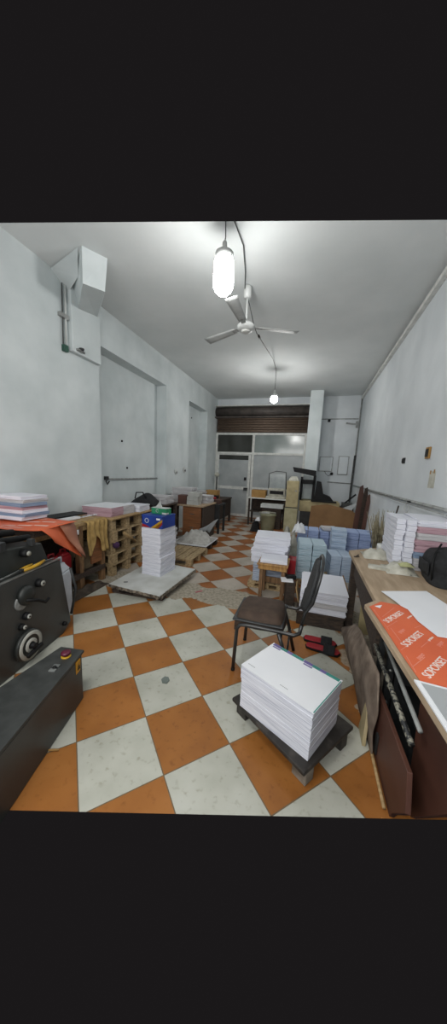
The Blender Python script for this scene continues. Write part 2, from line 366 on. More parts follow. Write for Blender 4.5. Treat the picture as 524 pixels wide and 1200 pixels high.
MB().lathe([(.045, 0), (.045, .03), (.03, .035)], (.6, 9.68, 1.62), (0, -1, 0), 12).build('socket_plate', m_black, t)
MB().tube([(.6, 9.67, 1.6), (.5, 9.67, 1.55), (.42, 9.67, 1.62), (.38, 9.67, 1.7)], .008, 6).build('cable', m_darkpipe, t)
def sock(y, z, wy, hz, m, lab, cat, name):
    t = thing(name, lab, cat, (XR-.02, y, z))
    MB().box(XR-.022, XR, y-wy/2, y+wy/2, z-hz/2, z+hz/2).build('plate', m[0], t, .004)
    MB().box(XR-.03, XR-.02, y-wy/3, y+wy/3, z-hz/3, z+hz/3).build('switch_insert', m[1], t, .003)
sock(3.86, 1.89, .11, .13, (m_box, m_black), 'larger black and tan switch box on the right wall', 'switch box', 'switch_box')
sock(4.75, 1.84, .09, .08, (m_darkmetal, m_black), 'smaller dark switch box on the right wall', 'switch box', 'switch_box')
t = thing('taped_note', 'yellowish square of paper taped to the right wall', 'note', (XR, 3.67, 1.5))
MB().box(XR-.004, XR, 3.58, 3.74, 1.50, 1.68).build('note_paper', m_creamw, t)
MB().box(XR-.006, XR-.003, 3.6, 3.63, 1.66, 1.70).box(XR-.006, XR-.003, 3.7, 3.73, 1.65, 1.69).build('tape', m_box, t)
t = thing('hanging_wire_loop', 'small loop of pale wire hanging below the right wall pipe', 'wire', (XR-.03, 4.2, 1.2))
MB().tube([(XR-.03, 4.26, 1.29), (XR-.04, 4.30, 1.2), (XR-.04, 4.2, 1.14), (XR-.04, 4.12, 1.2), (XR-.04, 4.16, 1.25)], .006, 6).build('wire', m_white, t)
MB().box(XR-.05, XR, 4.10, 4.2, 1.29, 1.31).build('wire_clip', m_black, t)
# left wall
t = thing('wall_conduit', 'pair of short vertical conduits ending in a green box on the left wall', 'pipe', (XL, 3.27, 3.05))
MB().tube([(XL+.03, 3.26, 3.12), (XL+.03, 3.28, 3.86)], .013).build('conduit', m_white, t)
MB().tube([(XL+.03, 3.21, 3.12), (XL+.03, 3.23, 3.84)], .008).build('conduit', m_darkpipe, t)['label'] = 'thinner dark conduit'
MB().box(XL, XL+.05, 3.21, 3.28, 3.04, 3.12).build('end_box', mat('green_box', '2f5a4c', '254a3e', .5), t, .004)
MB().box(XL, XL+.05, 3.17, 3.31, 3.44, 3.49).build('clamp', m_conduit, t, .004)
t = thing('wall_tap', 'small metal fitting on the left wall below the boxed beam', 'fitting', (XL+.05, 3.42, 3.1))
MB().tube([(XL, 3.38, 3.12), (XL+.1, 3.40, 3.12), (XL+.1, 3.5, 3.11)], .014).build('pipe_stub', m_steel, t)
MB().lathe([(.02, 0), (.035, .01), (.035, .03), (.01, .04)], (XL+.1, 3.45, 3.12), (0, 0, 1), 12).build('valve_knob', m_darkmetal, t)
pipe('recess_pipe', [(XL-.22, 4.30, 1.34), (XL-.22, 6.04, 1.33)], .016, m_conduit, 'thin horizontal pipe low across the left wall recess')
t = thing('pipe_hook', 'small black hook where the recess pipe starts on the left wall', 'hook', (XL-.22, 4.25, 1.3))
MB().tube([(XL-.2, 4.28, 1.36), (XL-.18, 4.22, 1.30), (XL-.2, 4.28, 1.25), (XL-.2, 4.33, 1.3)], .012, 6).build('hook_loop', m_darkmetal, t)
MB().box(XL-.24, XL-.2, 4.24, 4.32, 1.33, 1.39).build('hook_plate', m_darkmetal, t)
for y, z, x in ((4.75, 2.05, XL-.235), (4.9, 1.55, XL-.235), (8.0, 3.05, XL-.235)):
    tag(MB().lathe([(.02, 0), (.02, .012), (.008, .014)], (x, y, z), (1, 0, 0), 10).build('wall_plug', m_black, None, 0, (x, y, z)), {2.05: 'upper small black plug in the large left recess', 1.55: 'lower small black plug in the large left recess', 3.05: 'black plug high in the far narrow recess'}[z], 'wall plug')
for k, (y, z, lab) in enumerate(((6.55, 1.50, 'left of two small oval mirrors hung between the recesses'), (7.05, 1.55, 'right of two small oval mirrors hung between the recesses'))):
    t = thing('oval_wall_plaque', lab.replace('mirrors', 'white plaques'), 'plaque', (XL, y, z), 'oval plaques on the left wall')
    MB().lathe([(.06, 0), (.075, .012), (.06, .02)], (XL, y, z), (1, 0, 0), 20).build('plaque_disc', m_white, t)
    MB().lathe([(.03, 0), (.03, .03), (.015, .035)], (XL, y+.03, z-.02), (1, 0, 0), 12).build('plaque_centre', m_darkmetal if k else m_conduit, t)

# ------------------------------------------------------------------ lamps, fan, cable
def lamp(x, y, zc, r, hh, label, holder_m, topz=ZC, bm_=None):
    t = thing('hanging_bulb', label, 'light bulb', (x, y, topz), 'bare bulbs on the ceiling centre line')
    prof = [(r*math.sin(a)*1.0, -math.cos(a)) for a in [PI*k/10 for k in range(11)]]
    P_ = []
    for rr, c in prof:
        P_.append((max(rr, .001), zc + (c*r if c < 0 else c*r) + (hh/2-r)*(1 if c > 0 else -1 if c < 0 else 0)))
    MB().lathe([(q[0], q[1]) for q in P_], (x, y, 0)).build('bulb_glass', bm_ or m_bulb, t)
    zt = zc+hh/2
    MB().lathe([(r*.9, zt-.05), (r*.9, zt+.005), (r*.4, zt+.03), (.022, zt+.05), (.022, zt+.10), (.008, zt+.12)], (x, y, 0), n=16).build('lamp_holder', holder_m, t)
    MB().tube([(x, y, zt+.1), (x+.006, y, (zt+topz)/2), (x, y, topz)], .005, 6).build('cord', m_darkmetal, t)
    return t
lamp(-1.0, 2.98, 3.48, .10, .36, 'large glowing white bulb hanging nearest, in front of the fan', m_white)
lamp(-1.0, 7.06, 3.28, .085, .18, 'smaller looking glowing bulb hanging beyond the fan near the shutter', m_white, ZC, m_bulb2)
F0 = Vector((-1.0, 3.99, 3.47))
t = thing('ceiling_fan', 'white three-bladed ceiling fan at rest on a short rod', 'ceiling fan', (-1.0, 3.99, ZC))
MB().lathe([(.02, 3.80), (.05, 3.81), (.05, 3.93), (.03, ZC)], (-1.0, 3.99, 0), n=16).build('canopy', m_white, t)
MB().lathe([(.013, 3.50), (.013, 3.82)], (-1.0, 3.99, 0), n=10).build('rod', m_white, t)
MB().lathe([(.05, 3.415), (.09, 3.42), (.115, 3.445), (.12, 3.47), (.09, 3.50), (.03, 3.52)], (-1.0, 3.99, 0)).build('motor_hub', m_white, t)
MB().lathe([(.05, 3.395), (.06, 3.40), (.06, 3.42)], (-1.0, 3.99, 0)).build('hub_cap', m_frame, t)
m_blade = mat('fan_blade_paint', 'b9bcbb', 'a7aaa9', .5)
for an in (157, 21, 269):
    a = math.radians(an); u = Vector((math.cos(a), math.sin(a), 0)); v_ = Vector((-math.sin(a), math.cos(a), .18))
    q = MB()
    def fn(s_, w_): return F0 + u*(.17+.53*s_) + v_*((w_-.5)*(.095+.045*s_)) + Vector((0, 0, -.01-.008*s_))
    q.grid(fn, 8, 3, .004)
    b_ = q.build('blade', m_blade, t)
    MB().prism([F0+u*.08-v_*.02+Vector((0, 0, -.012)), F0+u*.08+v_*.02+Vector((0, 0, -.012)), F0+u*.22+v_*.035+Vector((0, 0, -.016)), F0+u*.22-v_*.035+Vector((0, 0, -.016))], (0, 0, .005)).build('blade_iron', m_conduit, b_)
cb = thing('ceiling_cable', 'thin dark cable strung along the ceiling past the fan to the far bulb', 'cable', (-1.0, 3.2, ZC))
MB().tube([(-.92, 3.0, 3.94), (-.90, 3.3, 3.93), (-.97, 3.7, 3.93), (-1.03, 3.95, 3.90), (-.98, 4.05, 3.75), (-.93, 4.1, 3.56), (-.93, 4.35, 3.54), (-.94, 5.2, 3.68), (-.96, 6.2, 3.86), (-1.0, 7.06, 3.94)], .006, 6).build('cable_run', m_darkpipe, cb)
MB().tube([(-.932, 4.5, 3.57), (-.935, 4.62, 3.585)], .016, 8).build('connector', m_black, cb)

# ------------------------------------------------------------------ papers
def block(w_, d_, h_, layers, jit=.004, rot=.6, mb=None, z0=0, c=(0, 0), rz=0):
    mb = mb or MB(); lh = h_/layers
    for k in range(layers):
        R = Rz(rz+random.uniform(-rot, rot)); cx = c[0]+random.uniform(-jit, jit); cy = c[1]+random.uniform(-jit, jit)
        mb.box(cx-w_/2, cx+w_/2, cy-d_/2, cy+d_/2, z0+k*lh, z0+(k+.985)*lh, R, (cx, cy, 0))
    return mb
def stack(name, label, cat, x, y, z, w_, d_, h_, m, rz=0, layers=8, jit=.004, group=None, bevel=0, rot=.6):
    o = block(w_, d_, h_, layers, jit, rot).build(name, m, None, bevel); o.location = (x, y, z); o.rotation_euler = (0, 0, math.radians(rz))
    return tag(o, label, cat, group)

# trolley with the big white stack in front
TC = Vector((.0035, 1.636, 0)); A = math.radians(-36.2)
t = thing('platform_dolly', 'low dark scuffed dolly under the large white paper stack', 'dolly', TC)
tr = Matrix.Rotation(A, 3, 'Z')
MB().box(TC.x-.29, TC.x+.29, TC.y-.235, TC.y+.235, .095, .12, tr, (TC.x, TC.y, .1)).build('deck', m_tray, t, .006)
MB().box(TC.x-.27, TC.x+.27, TC.y-.21, TC.y-.17, .07, .095, tr, (TC.x, TC.y, .1)).box(TC.x-.27, TC.x+.27, TC.y+.17, TC.y+.21, .07, .095, tr, (TC.x, TC.y, .1)).build('runner', m_darkmetal, t)
for sx in (-1, 1):
    for sy in (-1, 1):
        px, py = TC.x+sx*.235, TC.y+sy*.165
        bl = MB(); bl.box(px-.045, px+.045, py-.035, py+.035, 0.0, .095, tr, (TC.x, TC.y, .1)); bl.build('foot_block', m_block if (sx, sy) == (1, -1) else m_tray, t, .005)
q = Vector((-.0145, 1.605, .122)); rz = -28.5
t = thing('printed_paper_stack', 'large white paper stack with a green and purple printed edge on the dolly', 'paper stack', q)
R_ = Rz(rz)
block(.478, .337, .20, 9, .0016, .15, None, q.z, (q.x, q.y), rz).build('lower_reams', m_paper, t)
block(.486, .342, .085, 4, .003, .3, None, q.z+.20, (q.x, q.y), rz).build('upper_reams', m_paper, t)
zt = q.z+.287
ts = MB(); ts.box(q.x-.245, q.x+.245, q.y-.1725, q.y+.1725, zt, zt+.002, R_, (q.x, q.y, 0)); ts = ts.build('top_sheet', m_sheet, t)
for k in range(2):
    pr = MB(); x0 = -.235+k*.235
    for j, (a0, a1, mi) in enumerate(((0, .06, 1), (.06, .11, 0), (.11, .15, 1), (.15, .232, 0))):
        pr.m(mi).box(q.x+x0+a0, q.x+x0+a1, q.y+.146, q.y+.1715, zt+.002, zt+.0025, R_, (q.x, q.y, 0))
    pr.m(1).box(q.x+x0+.01, q.x+x0+.07, q.y+.128, q.y+.140, zt+.002, zt+.0025, R_, (q.x, q.y, 0))
    pr.build('printed_header', [m_tealp, m_purp, m_greysheet], ts); pr = MB().m(2)
    for j in range(6): pr.box(q.x+x0+.015+j*.009, q.x+x0+.021+j*.009, q.y-.135, q.y-.128, zt+.002, zt+.0024, R_, (q.x, q.y, 0))
    pr.build('small_print', [m_tealp, m_purp, m_greysheet], ts)
MB().box(q.x+.237, q.x+.243, q.y-.165, q.y+.16, zt+.002, zt+.0025, R_, (q.x, q.y, 0)).build('printed_edge', m_tealp, ts)

# chair
t = thing('metal_frame_chair', 'black tubular chair with a brown seat behind the front paper stack', 'chair', (-.28, 2.25, 0))
st = MB()
def seatfn(u_, v_):
    x = -.505+.42*u_; y = 2.03+.43*v_
    e = max(abs(u_-.5), abs(v_-.5))*2; z = .492 - .05*max(0, e-.72)/.28*max(0, e-.72)/.28*2 + .012*math.sin(PI*u_)*math.sin(PI*v_) - .006*(1-u_)
    cx = (u_-.5)*(1-.10*abs(v_-.5)*abs(v_-.5)*4)+.5; cy = (v_-.5)*(1-.10*abs(u_-.5)*abs(u_-.5)*4)+.5
    return (-.505+.42*cx, 2.03+.43*cy, z)
st.grid(seatfn, 14, 14, .05); sobj = st.build('seat', m_seat, t)
MB().box(-.50, -.10, 2.035, 2.455, .424, .442).build('seat_board', m_darkmetal, t, .01)
for y, sgn in ((2.025, 0), (2.465, 1)):
    fr = MB().tube([(-.47, y, .0), (-.46, y, .25), (-.455, y, .37), (-.43, y, .405), (-.38, y, .412), (-.12, y, .412), (-.02, y, .405), (.02, y, .43), (.03, y, .50)], .0145, 10)
    fr.build('front_leg', m_tube, t)
    MB().tube([(-.13, y-.01 if not sgn else y+.01, .40), (-.08, y, .25), (-.015, y, .0)], .0145, 10).build('rear_leg', m_tube, t)
    MB().lathe([(.016, 0), (.016, .02)], (-.47, y, 0), n=10).build('foot_cap', m_black, t)
# back hoop
bk = MB(); pts = []
for k in range(25):
    a = -PI/2+.0+2*PI*k/24
    yy = 2.245+.215*math.cos(a); zz = .72+.235*math.sin(a); pts.append((.06+(zz-.5)*.28, yy, zz))
bk.tube([(.03, 2.025, .50), (.045, 2.022, .6)] + [(.055+(z_-.5)*.19, 2.245-.222*c_, z_) for c_, z_ in ((1, .68), (1, .78), (.93, .86), (.75, .92), (.45, .955), (0, .965), (-.45, .955), (-.75, .92), (-.93, .86), (-1, .78), (-1, .68))] + [(.045, 2.468, .6), (.03, 2.465, .50)], .0125, 10)
bk.build('back_frame', m_tube, t)
pd = MB()
def padfn(u_, v_):
    a = (u_-.5)*2; b_ = (v_-.5)*2; z = .735+.20*b_; wy = .195*math.sqrt(max(.02, 1-abs(b_)**3.2))
    return (.047+(z-.5)*.19-.02*(1-a*a), 2.245+wy*a, z)
pd.grid(padfn, 12, 14, .022); pd.build('backrest', m_padb, t)
MB().tube([(-.06, 2.03, .2), (-.06, 2.46, .2)], .008, 8).build('stretcher', m_tube, t)

# slippers
for k, (x, y, rz, lab) in enumerate(((.215, 2.68, 78, 'red-soled black slipper, farther of the pair right of the chair'), (.235, 2.555, 74, 'red-soled black slipper, nearer of the pair right of the chair'))):
    t = thing('slipper', lab, 'slipper', (x, y, 0), 'pair of slippers on the floor')
    a = math.radians(rz-90+8)
    def loc(l, w_, z): l *= 1.15; w_ *= 1.2; return (x+l*math.cos(a)-w_*math.sin(a), y+l*math.sin(a)+w_*math.cos(a), z)
    outl = [(-.13, 0), (-.12, .03), (-.07, .038), (0, .036), (.07, .046), (.12, .035), (.14, 0), (.12, -.035), (.07, -.046), (0, -.036), (-.07, -.038), (-.12, -.03)]
    MB().prism([loc(l, w_, 0) for l, w_ in outl], (0, 0, .022)).build('sole', m_black, t, .004)
    MB().prism([loc(l*.96, w_*.95, .022) for l, w_ in outl], (0, 0, .008)).build('insole', m_red, t, .003)
    sp = MB()
    def stf(u_, v_): return loc(.01+.085*u_-.0, (v_-.5)*.11, .02+.055*math.sin(PI*v_))
    sp.grid(stf, 4, 10, .006).build('strap', m_blackcloth, t)
tag(MB().prism([(.02-.0, 1.70, .0)]*0 or [(-.955, 1.73, .0), (-.93, 1.70, 0), (-.895, 1.705, 0), (-.89, 1.74, 0), (-.915, 1.77, 0), (-.945, 1.765, 0)], (0, 0, .006)).build('plaster_chip', m_cementbag, None, .001, (-.92, 1.73, 0)), 'small flat grey chip on a white floor tile', 'chip')
tag(MB().ob((-1.28, 3.30, .004), .10, .025, .005, .9).build('pink_scrap', mat('pink_scrap', 'b0606a', '9a4a56'), None, 0, (-1.28, 3.30, 0)), 'small pink scrap lying on the rough cement strip', 'scrap')

# wooden stool with paper
S0 = (-.36, 3.56, 0)
t = thing('wooden_stool', 'yellowish wooden stool with square legs beside the paper stacks', 'stool', S0)
MB().box(-.535, -.185, 3.385, 3.735, .40, .455).build('seat_rail', m_stoolw, t, .004)
MB().box(-.55, -.17, 3.37, 3.75, .455, .475).build('seat', m_stoolw, t, .005)
for sx in (-1, 1):
    for sy in (-1, 1):
        x, y = -.36+sx*.135, 3.56+sy*.135
        MB().box(x-.022, x+.022, y-.022, y+.022, 0, .41).build('leg', m_stoolleg, t, .004)
MB().box(-.50, -.22, 3.69, 3.715, .12, .20).build('stretcher', m_stoolleg, t, .003)
stack('paper_pile', 'thin white paper pile on the wooden stool', 'paper pile', -.36, 3.58, .476, .33, .30, .035, m_paper, 3, 4)
# white reams on a pallet left of the blue ones
def pallet(x, y, z, w_, d_, label, group='wooden pallets', rz=0, name='wooden_pallet', hh=.14, along='x', mm=None):
    mm = mm or m_pallet
    t = thing(name, label, 'pallet', (0, 0, 0), group); n = max(4, int(w_/.14)); g = w_/n
    top = MB()
    for k in range(n): top.box(-w_/2+k*g+.008, -w_/2+(k+1)*g-.008, -d_/2, d_/2, hh-.018, hh)
    for yy in (-d_/2+.045, 0, d_/2-.045): top.box(-w_/2, w_/2, yy-.045, yy+.045, hh-.036, hh-.018)
    top.build('top_deck', mm, t, .003)
    for yy in (-d_/2+.045, 0, d_/2-.045): MB().box(-w_/2, w_/2, yy-.045, yy+.045, 0, .018).build('bottom_board', mm, t, .003)
    for xx in (-w_/2+.05, 0, w_/2-.05):
        for yy in (-d_/2+.045, 0, d_/2-.045): MB().box(xx-.05, xx+.05, yy-.045, yy+.045, .018, hh-.036).build('spacer_block', mm, t, .003)
    t.location = (x, y, z); t.rotation_euler = (0, 0, math.radians(rz))
    return t
pal = pallet(-.47, 4.02, 0, .50, .60, 'small pallet under the leaning white reams behind the wooden stool', hh=.10)
names = ['lowest', 'second lowest', 'middle', 'second highest', 'topmost']
stack('printed_bundle', 'dark banded printed bundle at the base of the stack behind the stool', 'paper bundle', -.45, 3.95, .10, .42, .42, .26, paper_mat('banded_print', 'aab4c4', '56637c', 22), 0, 8)
for k in range(4):
    stack('paper_ream', 'thick white ream behind the wooden stool, %s of four' % ['lowest', 'second from bottom', 'third from bottom', 'topmost'][k], 'paper ream', -.47+.01*k, 4.0, .36+k*.092, .47, .44, .09, m_paper, (3, -4, 2, 6)[k], 5, .008, 'white reams behind the stool')
stack('red_item_box', 'small red carton wedged beside the white reams', 'carton', -.15, 3.98, .0, .10, .22, .42, m_red, 0, 1)
tag(MB().ob((-.03, 3.28, .22), .2, .24, .012, .3, Matrix.Rotation(1.35, 3, 'Y')).build('curved_board_scrap', m_wood, None, .004, (-.03, 3.28, 0)), 'pale piece of board standing behind the chair back', 'board')
# blue blocks, nearest big one: 8 bundles in 2 columns
def bundles(x0, y0, z0, nx, nz, bw, bd, bh, m, desc, group, rz=0, gap=.012, ny=1):
    hz = {1: ['only'], 2: ['lower', 'upper'], 3: ['lowest', 'middle', 'topmost'], 4: ['lowest', 'second lowest', 'second highest', 'topmost'], 5: names, 6: ['lowest', 'second lowest', 'third lowest', 'third highest', 'second highest', 'topmost'], 7: ['lowest', 'second lowest', 'third lowest', 'middle', 'third highest', 'second highest', 'topmost']}[nz]
    for i in range(nx):
        for k in range(nz):
            side = '' if nx == 1 else (' of the left column' if i == 0 else ' of the right column' if i == nx-1 else ' of the middle column')
            o = block(bw-gap, bd, bh*.95, 3, .003, .3)
            o = o.build('paper_bundle', m, None, .002); a = math.radians(rz); dx = (i+.5)*bw; dy = bd/2
            o.location = (x0+dx*math.cos(a)-dy*math.sin(a), y0+dx*math.sin(a)+dy*math.cos(a), z0+k*bh)
            o.rotation_euler = (0, 0, a+random.uniform(-.01, .01))
            tag(o, '%s bundle%s in %s' % (hz[k], side, desc), 'paper bundle', group)
pallet(.13, 4.34, 0, .50, .52, 'low pallet under the nearest pale blue block', hh=.08)
bundles(-.085, 4.115, .08, 2, 6, .195, .42, .0885, m_paperteal, 'the nearest pale blue block', 'nearest pale blue bundles', 5)
bundles(.385, 4.42, .0, 2, 1, .165, .38, .42, m_paperblue, 'the low block between bench and pale blue block', 'tall pale bundles by the bench', 8)
bundles(.40, 4.86, .0, 1, 7, .24, .30, .103, m_paperblue, 'the narrow pale column behind the bench corner', 'narrow column of bundles')
bundles(-.16, 5.25, .0, 2, 4, .19, .40, .15, m_paperblue2, 'the violet block left of the back row', 'violet bundles behind')
bundles(.23, 5.42, .0, 2, 4, .18, .40, .142, m_paperblue2, 'the middle violet block', 'violet bundles behind')
bundles(.67, 5.15, .0, 3, 5, .192, .40, .130, m_paperblue2, 'the violet block at the right wall', 'violet bundles behind')
stack('paper_pile', 'loose pale papers on top of the middle violet block', 'paper pile', .40, 5.62, .57, .26, .26, .05, m_papergrey, 12, 3, .01)
# big flat white stack
t = thing('timber_skid', 'dark timber skid under the wide white paper stack', 'skid', (.25, 3.2, 0))
MB().box(-.02, .45, 2.96, 3.02, 0, .13).build('beam', m_darkwood, t, .006)
MB().box(-.02, .45, 3.50, 3.56, 0, .13).build('beam', m_darkwood, t, .006)
MB().box(-.03, .46, 2.95, 3.60, .13, .15).build('skid_deck', m_darkwood, t, .003)
for k in range(4):
    stack('paper_ream', 'white layer of the wide stack behind the slippers, %s' % ['lowest', 'second from bottom', 'third from bottom', 'topmost'][k], 'paper ream', .235, 3.27, .151+k*.06, .46, .60, .058, m_papergrey if k == 1 else m_paper, (0, .6, -.6, .4)[k], 5, .006, 'wide white reams')
tag(MB().box(.50, .515, 3.2, 3.7, 0, .36, Matrix.Rotation(-.1, 3, 'Y')).build('carton_sheet', m_card, None, .002, (.5, 3.45, 0)), 'brown board standing between the wide white stack and the bench', 'cardboard sheet')
t = thing('black_clip_tool', 'small black tool and pale scrap left of the wide white stack', 'tool', (-.12, 3.35, .28))
MB().ob((-.13, 3.40, .35), .12, .07, .05, .4).build('tool_body', m_black, t, .008)
MB().ob((-.17, 3.34, .33), .14, .12, .02, .2).build('pale_scrap', m_sheet, t, .003)
MB().ob((-.13, 3.37, .16), .10, .16, .32, .2).build('support_block', m_darkwood, t, .006)

# ------------------------------------------------------------------ left side: machine
t = thing('offset_press', 'dark grey offset printing press with knobs and handwheel at the left edge', 'printing machine', (-2.6, 1.6, 0))
bd = MB(); bd.prism([(-2.13, .7, .0), (-2.13, 1.94, .0), (-2.13, 2.06, .07), (-2.13, 1.95, .725), (-2.13, .7, .745)][::-1], (-.75, 0, 0)); bd.build('side_frame', m_machine, t, .012)
MB().box(-2.15, -2.125, .7, 1.94, .735, .745).build('frame_ledge', m_steel, t, .002)
up = MB(); up.hexa([(-2.22, .7, .70), (-2.22, 1.93, .70), (-2.85, 1.93, .70), (-2.85, .7, .70)], [(-2.24, .7, 1.03), (-2.24, 1.87, .90), (-2.85, 1.87, .90), (-2.85, .7, 1.03)]); up.build('upper_housing', m_machine2, t, .012)
MB().hexa([(-2.35, .7, 1.02), (-2.35, 1.6, .93), (-2.85, 1.6, .93), (-2.85, .7, 1.02)], [(-2.35, .7, 1.05), (-2.35, 1.6, .96), (-2.85, 1.6, .96), (-2.85, .7, 1.05)]).build('top_tray', m_machine2, t, .005)
MB().tube([(-2.3, .9, 1.06), (-2.3, 1.80, .96)], .025, 10).tube([(-2.45, .9, 1.09), (-2.45, 1.80, .99)], .03, 10).build('roller', m_black, t)
MB().box(-2.27, -2.22, 1.45, 1.50, .93, 1.0).build('roller_bracket', m_darkmetal, t, .005)
MB().box(-2.27, -2.22, 1.74, 1.78, .90, .96).build('roller_bracket', m_darkmetal, t, .005)
def knob(y, z, r, L=.05):
    k_ = MB().lathe([(r, 0), (r, L*.7), (r*.75, L)], (-2.135, y, z), (1, 0, 0), 20).build('knob', m_black, t)
    MB().lathe([(r*.62, 0), (r*.62, .006), (r*.3, .008)], (-2.135+L, y, z), (1, 0, 0), 16).build('knob_cap', m_cap, k_)
    MB().lathe([(r*.22, 0), (r*.22, .005)], (-2.135+L+.006, y, z), (1, 0, 0), 10).build('knob_centre', m_black, k_)
m_cap = mat('pale_knob_cap', 'b3b3ac', '97978f', .4)
knob(1.672, .62, .036); knob(1.523, .407, .03, .04); knob(1.476, .341, .026, .04)
k_ = MB().lathe([(.034, 0), (.034, .05), (.02, .06)], (-2.24, 1.655, .869), (1, 0, 0), 20).build('knob', m_black, t); MB().lathe([(.02, 0), (.018, .01)], (-2.18, 1.655, .869), (1, 0, 0), 12).build('knob_cap', m_cap, k_)
dl = MB().lathe([(.06, 0), (.06, .012), (.05, .016)], (-2.135, 1.495, .53), (1, 0, 0), 28).build('scale_dial', m_alu, t)
MB().lathe([(.078, 0), (.078, .03), (.05, .045)], (-2.13, 1.535, .575), (1, 0, 0), 24).build('dial_hood', m_machine2, t)
MB().tube([(-2.09, 1.50, .55), (-2.06, 1.58, .52), (-2.06, 1.66, .465), (-2.05, 1.69, .49)], .012, 8).build('lever', m_black, t)
hw = MB().lathe([(.118, 0), (.126, .01), (.126, .03), (.115, .035), (.07, .032), (.02, .03)], (-2.125, 1.515, .168), (1, 0, 0), 36).build('handwheel', m_machine2, t)
MB().lathe([(.085, .034), (.112, .034), (.114, .038), (.083, .038)], (-2.125, 1.515, .168), (1, 0, 0), 36, False).build('scale_ring', m_cap, hw)
MB().lathe([(.03, .034), (.055, .034), (.055, .044), (.03, .044)], (-2.125, 1.515, .168), (1, 0, 0), 28, False).build('inner_ring', m_cap, hw)
MB().lathe([(.026, .03), (.022, .075)], (-2.125, 1.515, .168), (1, 0, 0), 16).build('hub', m_black, hw)
MB().ob((-2.06, 1.52, .125), .03, .16, .035, 0, Matrix.Rotation(.1, 3, 'X')).build('grip', m_black, hw, .012)
MB().lathe([(.022, 0), (.018, .03)], (-2.13, 1.95, .10), (1, 0, 0), 14).build('bolt', m_black, t)
MB().tube([(-2.12, 2.05, .15), (-2.08, 2.08, .4), (-2.1, 2.04, .62)], .012, 8).build('side_rod', m_darkmetal, t)
def spin(o, piv=(-2.13, 2.05), deg=10):
    a = math.radians(deg); x, y = o.location.x-piv[0], o.location.y-piv[1]
    o.location.x = piv[0]+x*math.cos(a)-y*math.sin(a); o.location.y = piv[1]+x*math.sin(a)+y*math.cos(a); o.rotation_euler.z = a
spin(t)
# pliers on the ledge
t = thing('pliers', 'pliers with yellow grips lying on the press ledge', 'pliers', (-2.17, 1.66, .745))
MB().tube([(-2.165, 1.58, .755), (-2.145, 1.65, .76), (-2.15, 1.74, .765), (-2.165, 1.80, .768)], [.012, .014, .013, .01], 8).build('grip', m_yellow, t)
MB().tube([(-2.19, 1.58, .755), (-2.20, 1.64, .755), (-2.205, 1.71, .757)], [.012, .014, .01], 8).build('grip', m_yellow, t)
MB().tube([(-2.18, 1.57, .755), (-2.18, 1.42, .753), (-2.17, 1.28, .752)], [.014, .007, .006], 8).build('jaw', m_steel, t)
MB().ob((-2.175, 1.57, .758), .03, .04, .02).build('joint', m_darkmetal, t, .004)
spin(t)
o = MB().tube([(-2.20, 1.72, .75), (-2.17, 1.92, .752)], .005, 8).build('metal_rod', m_steel, None, 0, (-2.19, 1.82, .75)); spin(o)
tag(o, 'thin metal rod lying behind the pliers on the press', 'rod')
# base box (control step)
bx = thing('control_box', 'long black steel control box on the floor in front of the press', 'control box', (-1.45, 1.0, 0))
f0 = Vector((-1.374, 1.415, 0)); dv = Vector((.262, -.965, 0)).normalized(); pv = Vector((-.965, -.262, 0)).normalized()
Lb = .76; wB = .155
def bq(l, w_, z): return f0+dv*l+pv*w_+Vector((0, 0, z))
def slab(z0, z1, e, ins):
    O = [(-e+ins, -e), (Lb, -e), (Lb, .30+e), (.42, .30+e), (-.02-e+ins, wB+.01+e)]
    return MB().prism([bq(l, w_, z0) for l, w_ in O], (0, 0, z1-z0))
slab(0, .33, 0, .02).build('case', m_machine, bx, .008)
slab(.332, .35, .004, 0).build('lid', m_boxtop, bx, .004)
es = MB().lathe([(.03, .35), (.03, .358), (.02, .359)], tuple(bq(.075, .075, 0)), n=20).build('stop_button_base', m_yellow, bx)
MB().lathe([(.018, .358), (.018, .368), (.03, .371), (.03, .382), (.02, .388)], tuple(bq(.075, .075, 0)), n=20).build('stop_button', m_purple, es)
for l in (.17, .21):
    MB().hexa([bq(l-.012, .06, .35), bq(l+.012, .06, .35), bq(l+.012, .10, .35), bq(l-.012, .10, .35)][::-1], [bq(l-.012, .06, .358), bq(l+.012, .06, .358), bq(l+.012, .10, .358), bq(l-.012, .10, .358)][::-1]).build('push_button', m_steel, bx, .002)
MB().lathe([(.012, .35), (.012, .362)], tuple(bq(.19, .08, 0)), n=12).build('push_button', m_black, bx)
wl = MB().hexa([bq(.05, -.001, .24), bq(.10, -.001, .24), bq(.10, .006, .24), bq(.05, .006, .24)][::-1], [bq(.05, -.006, .325), bq(.10, -.006, .325), bq(.10, .006, .325), bq(.05, .006, .325)][::-1]).build('warning_label', m_warn, bx)
def lp(l, z): return bq(l, -.0072, z)
MB().add([lp(.062, .262), lp(.088, .262), lp(.092, .27), lp(.075, .285), lp(.085, .285), lp(.07, .31), lp(.075, .29), lp(.064, .29)], [(0, 1, 2), (3, 4, 5, 6, 7), (2, 3, 7, 0)]).build('lightning_mark', m_black, wl)
tag(MB().tube([(-1.30, .80, .01), (-1.24, .77, .02), (-1.22, .70, .01), (-1.26, .66, .008)], .004, 6).tube([(-1.34, 1.02, .006), (-1.27, 1.03, .006), (-1.22, 1.05, .006)], .006, 6).build('loose_wire', m_box, None, 0, (-1.28, .8, 0)), 'loose pinkish wire end on the orange tile by the black control box', 'wire')

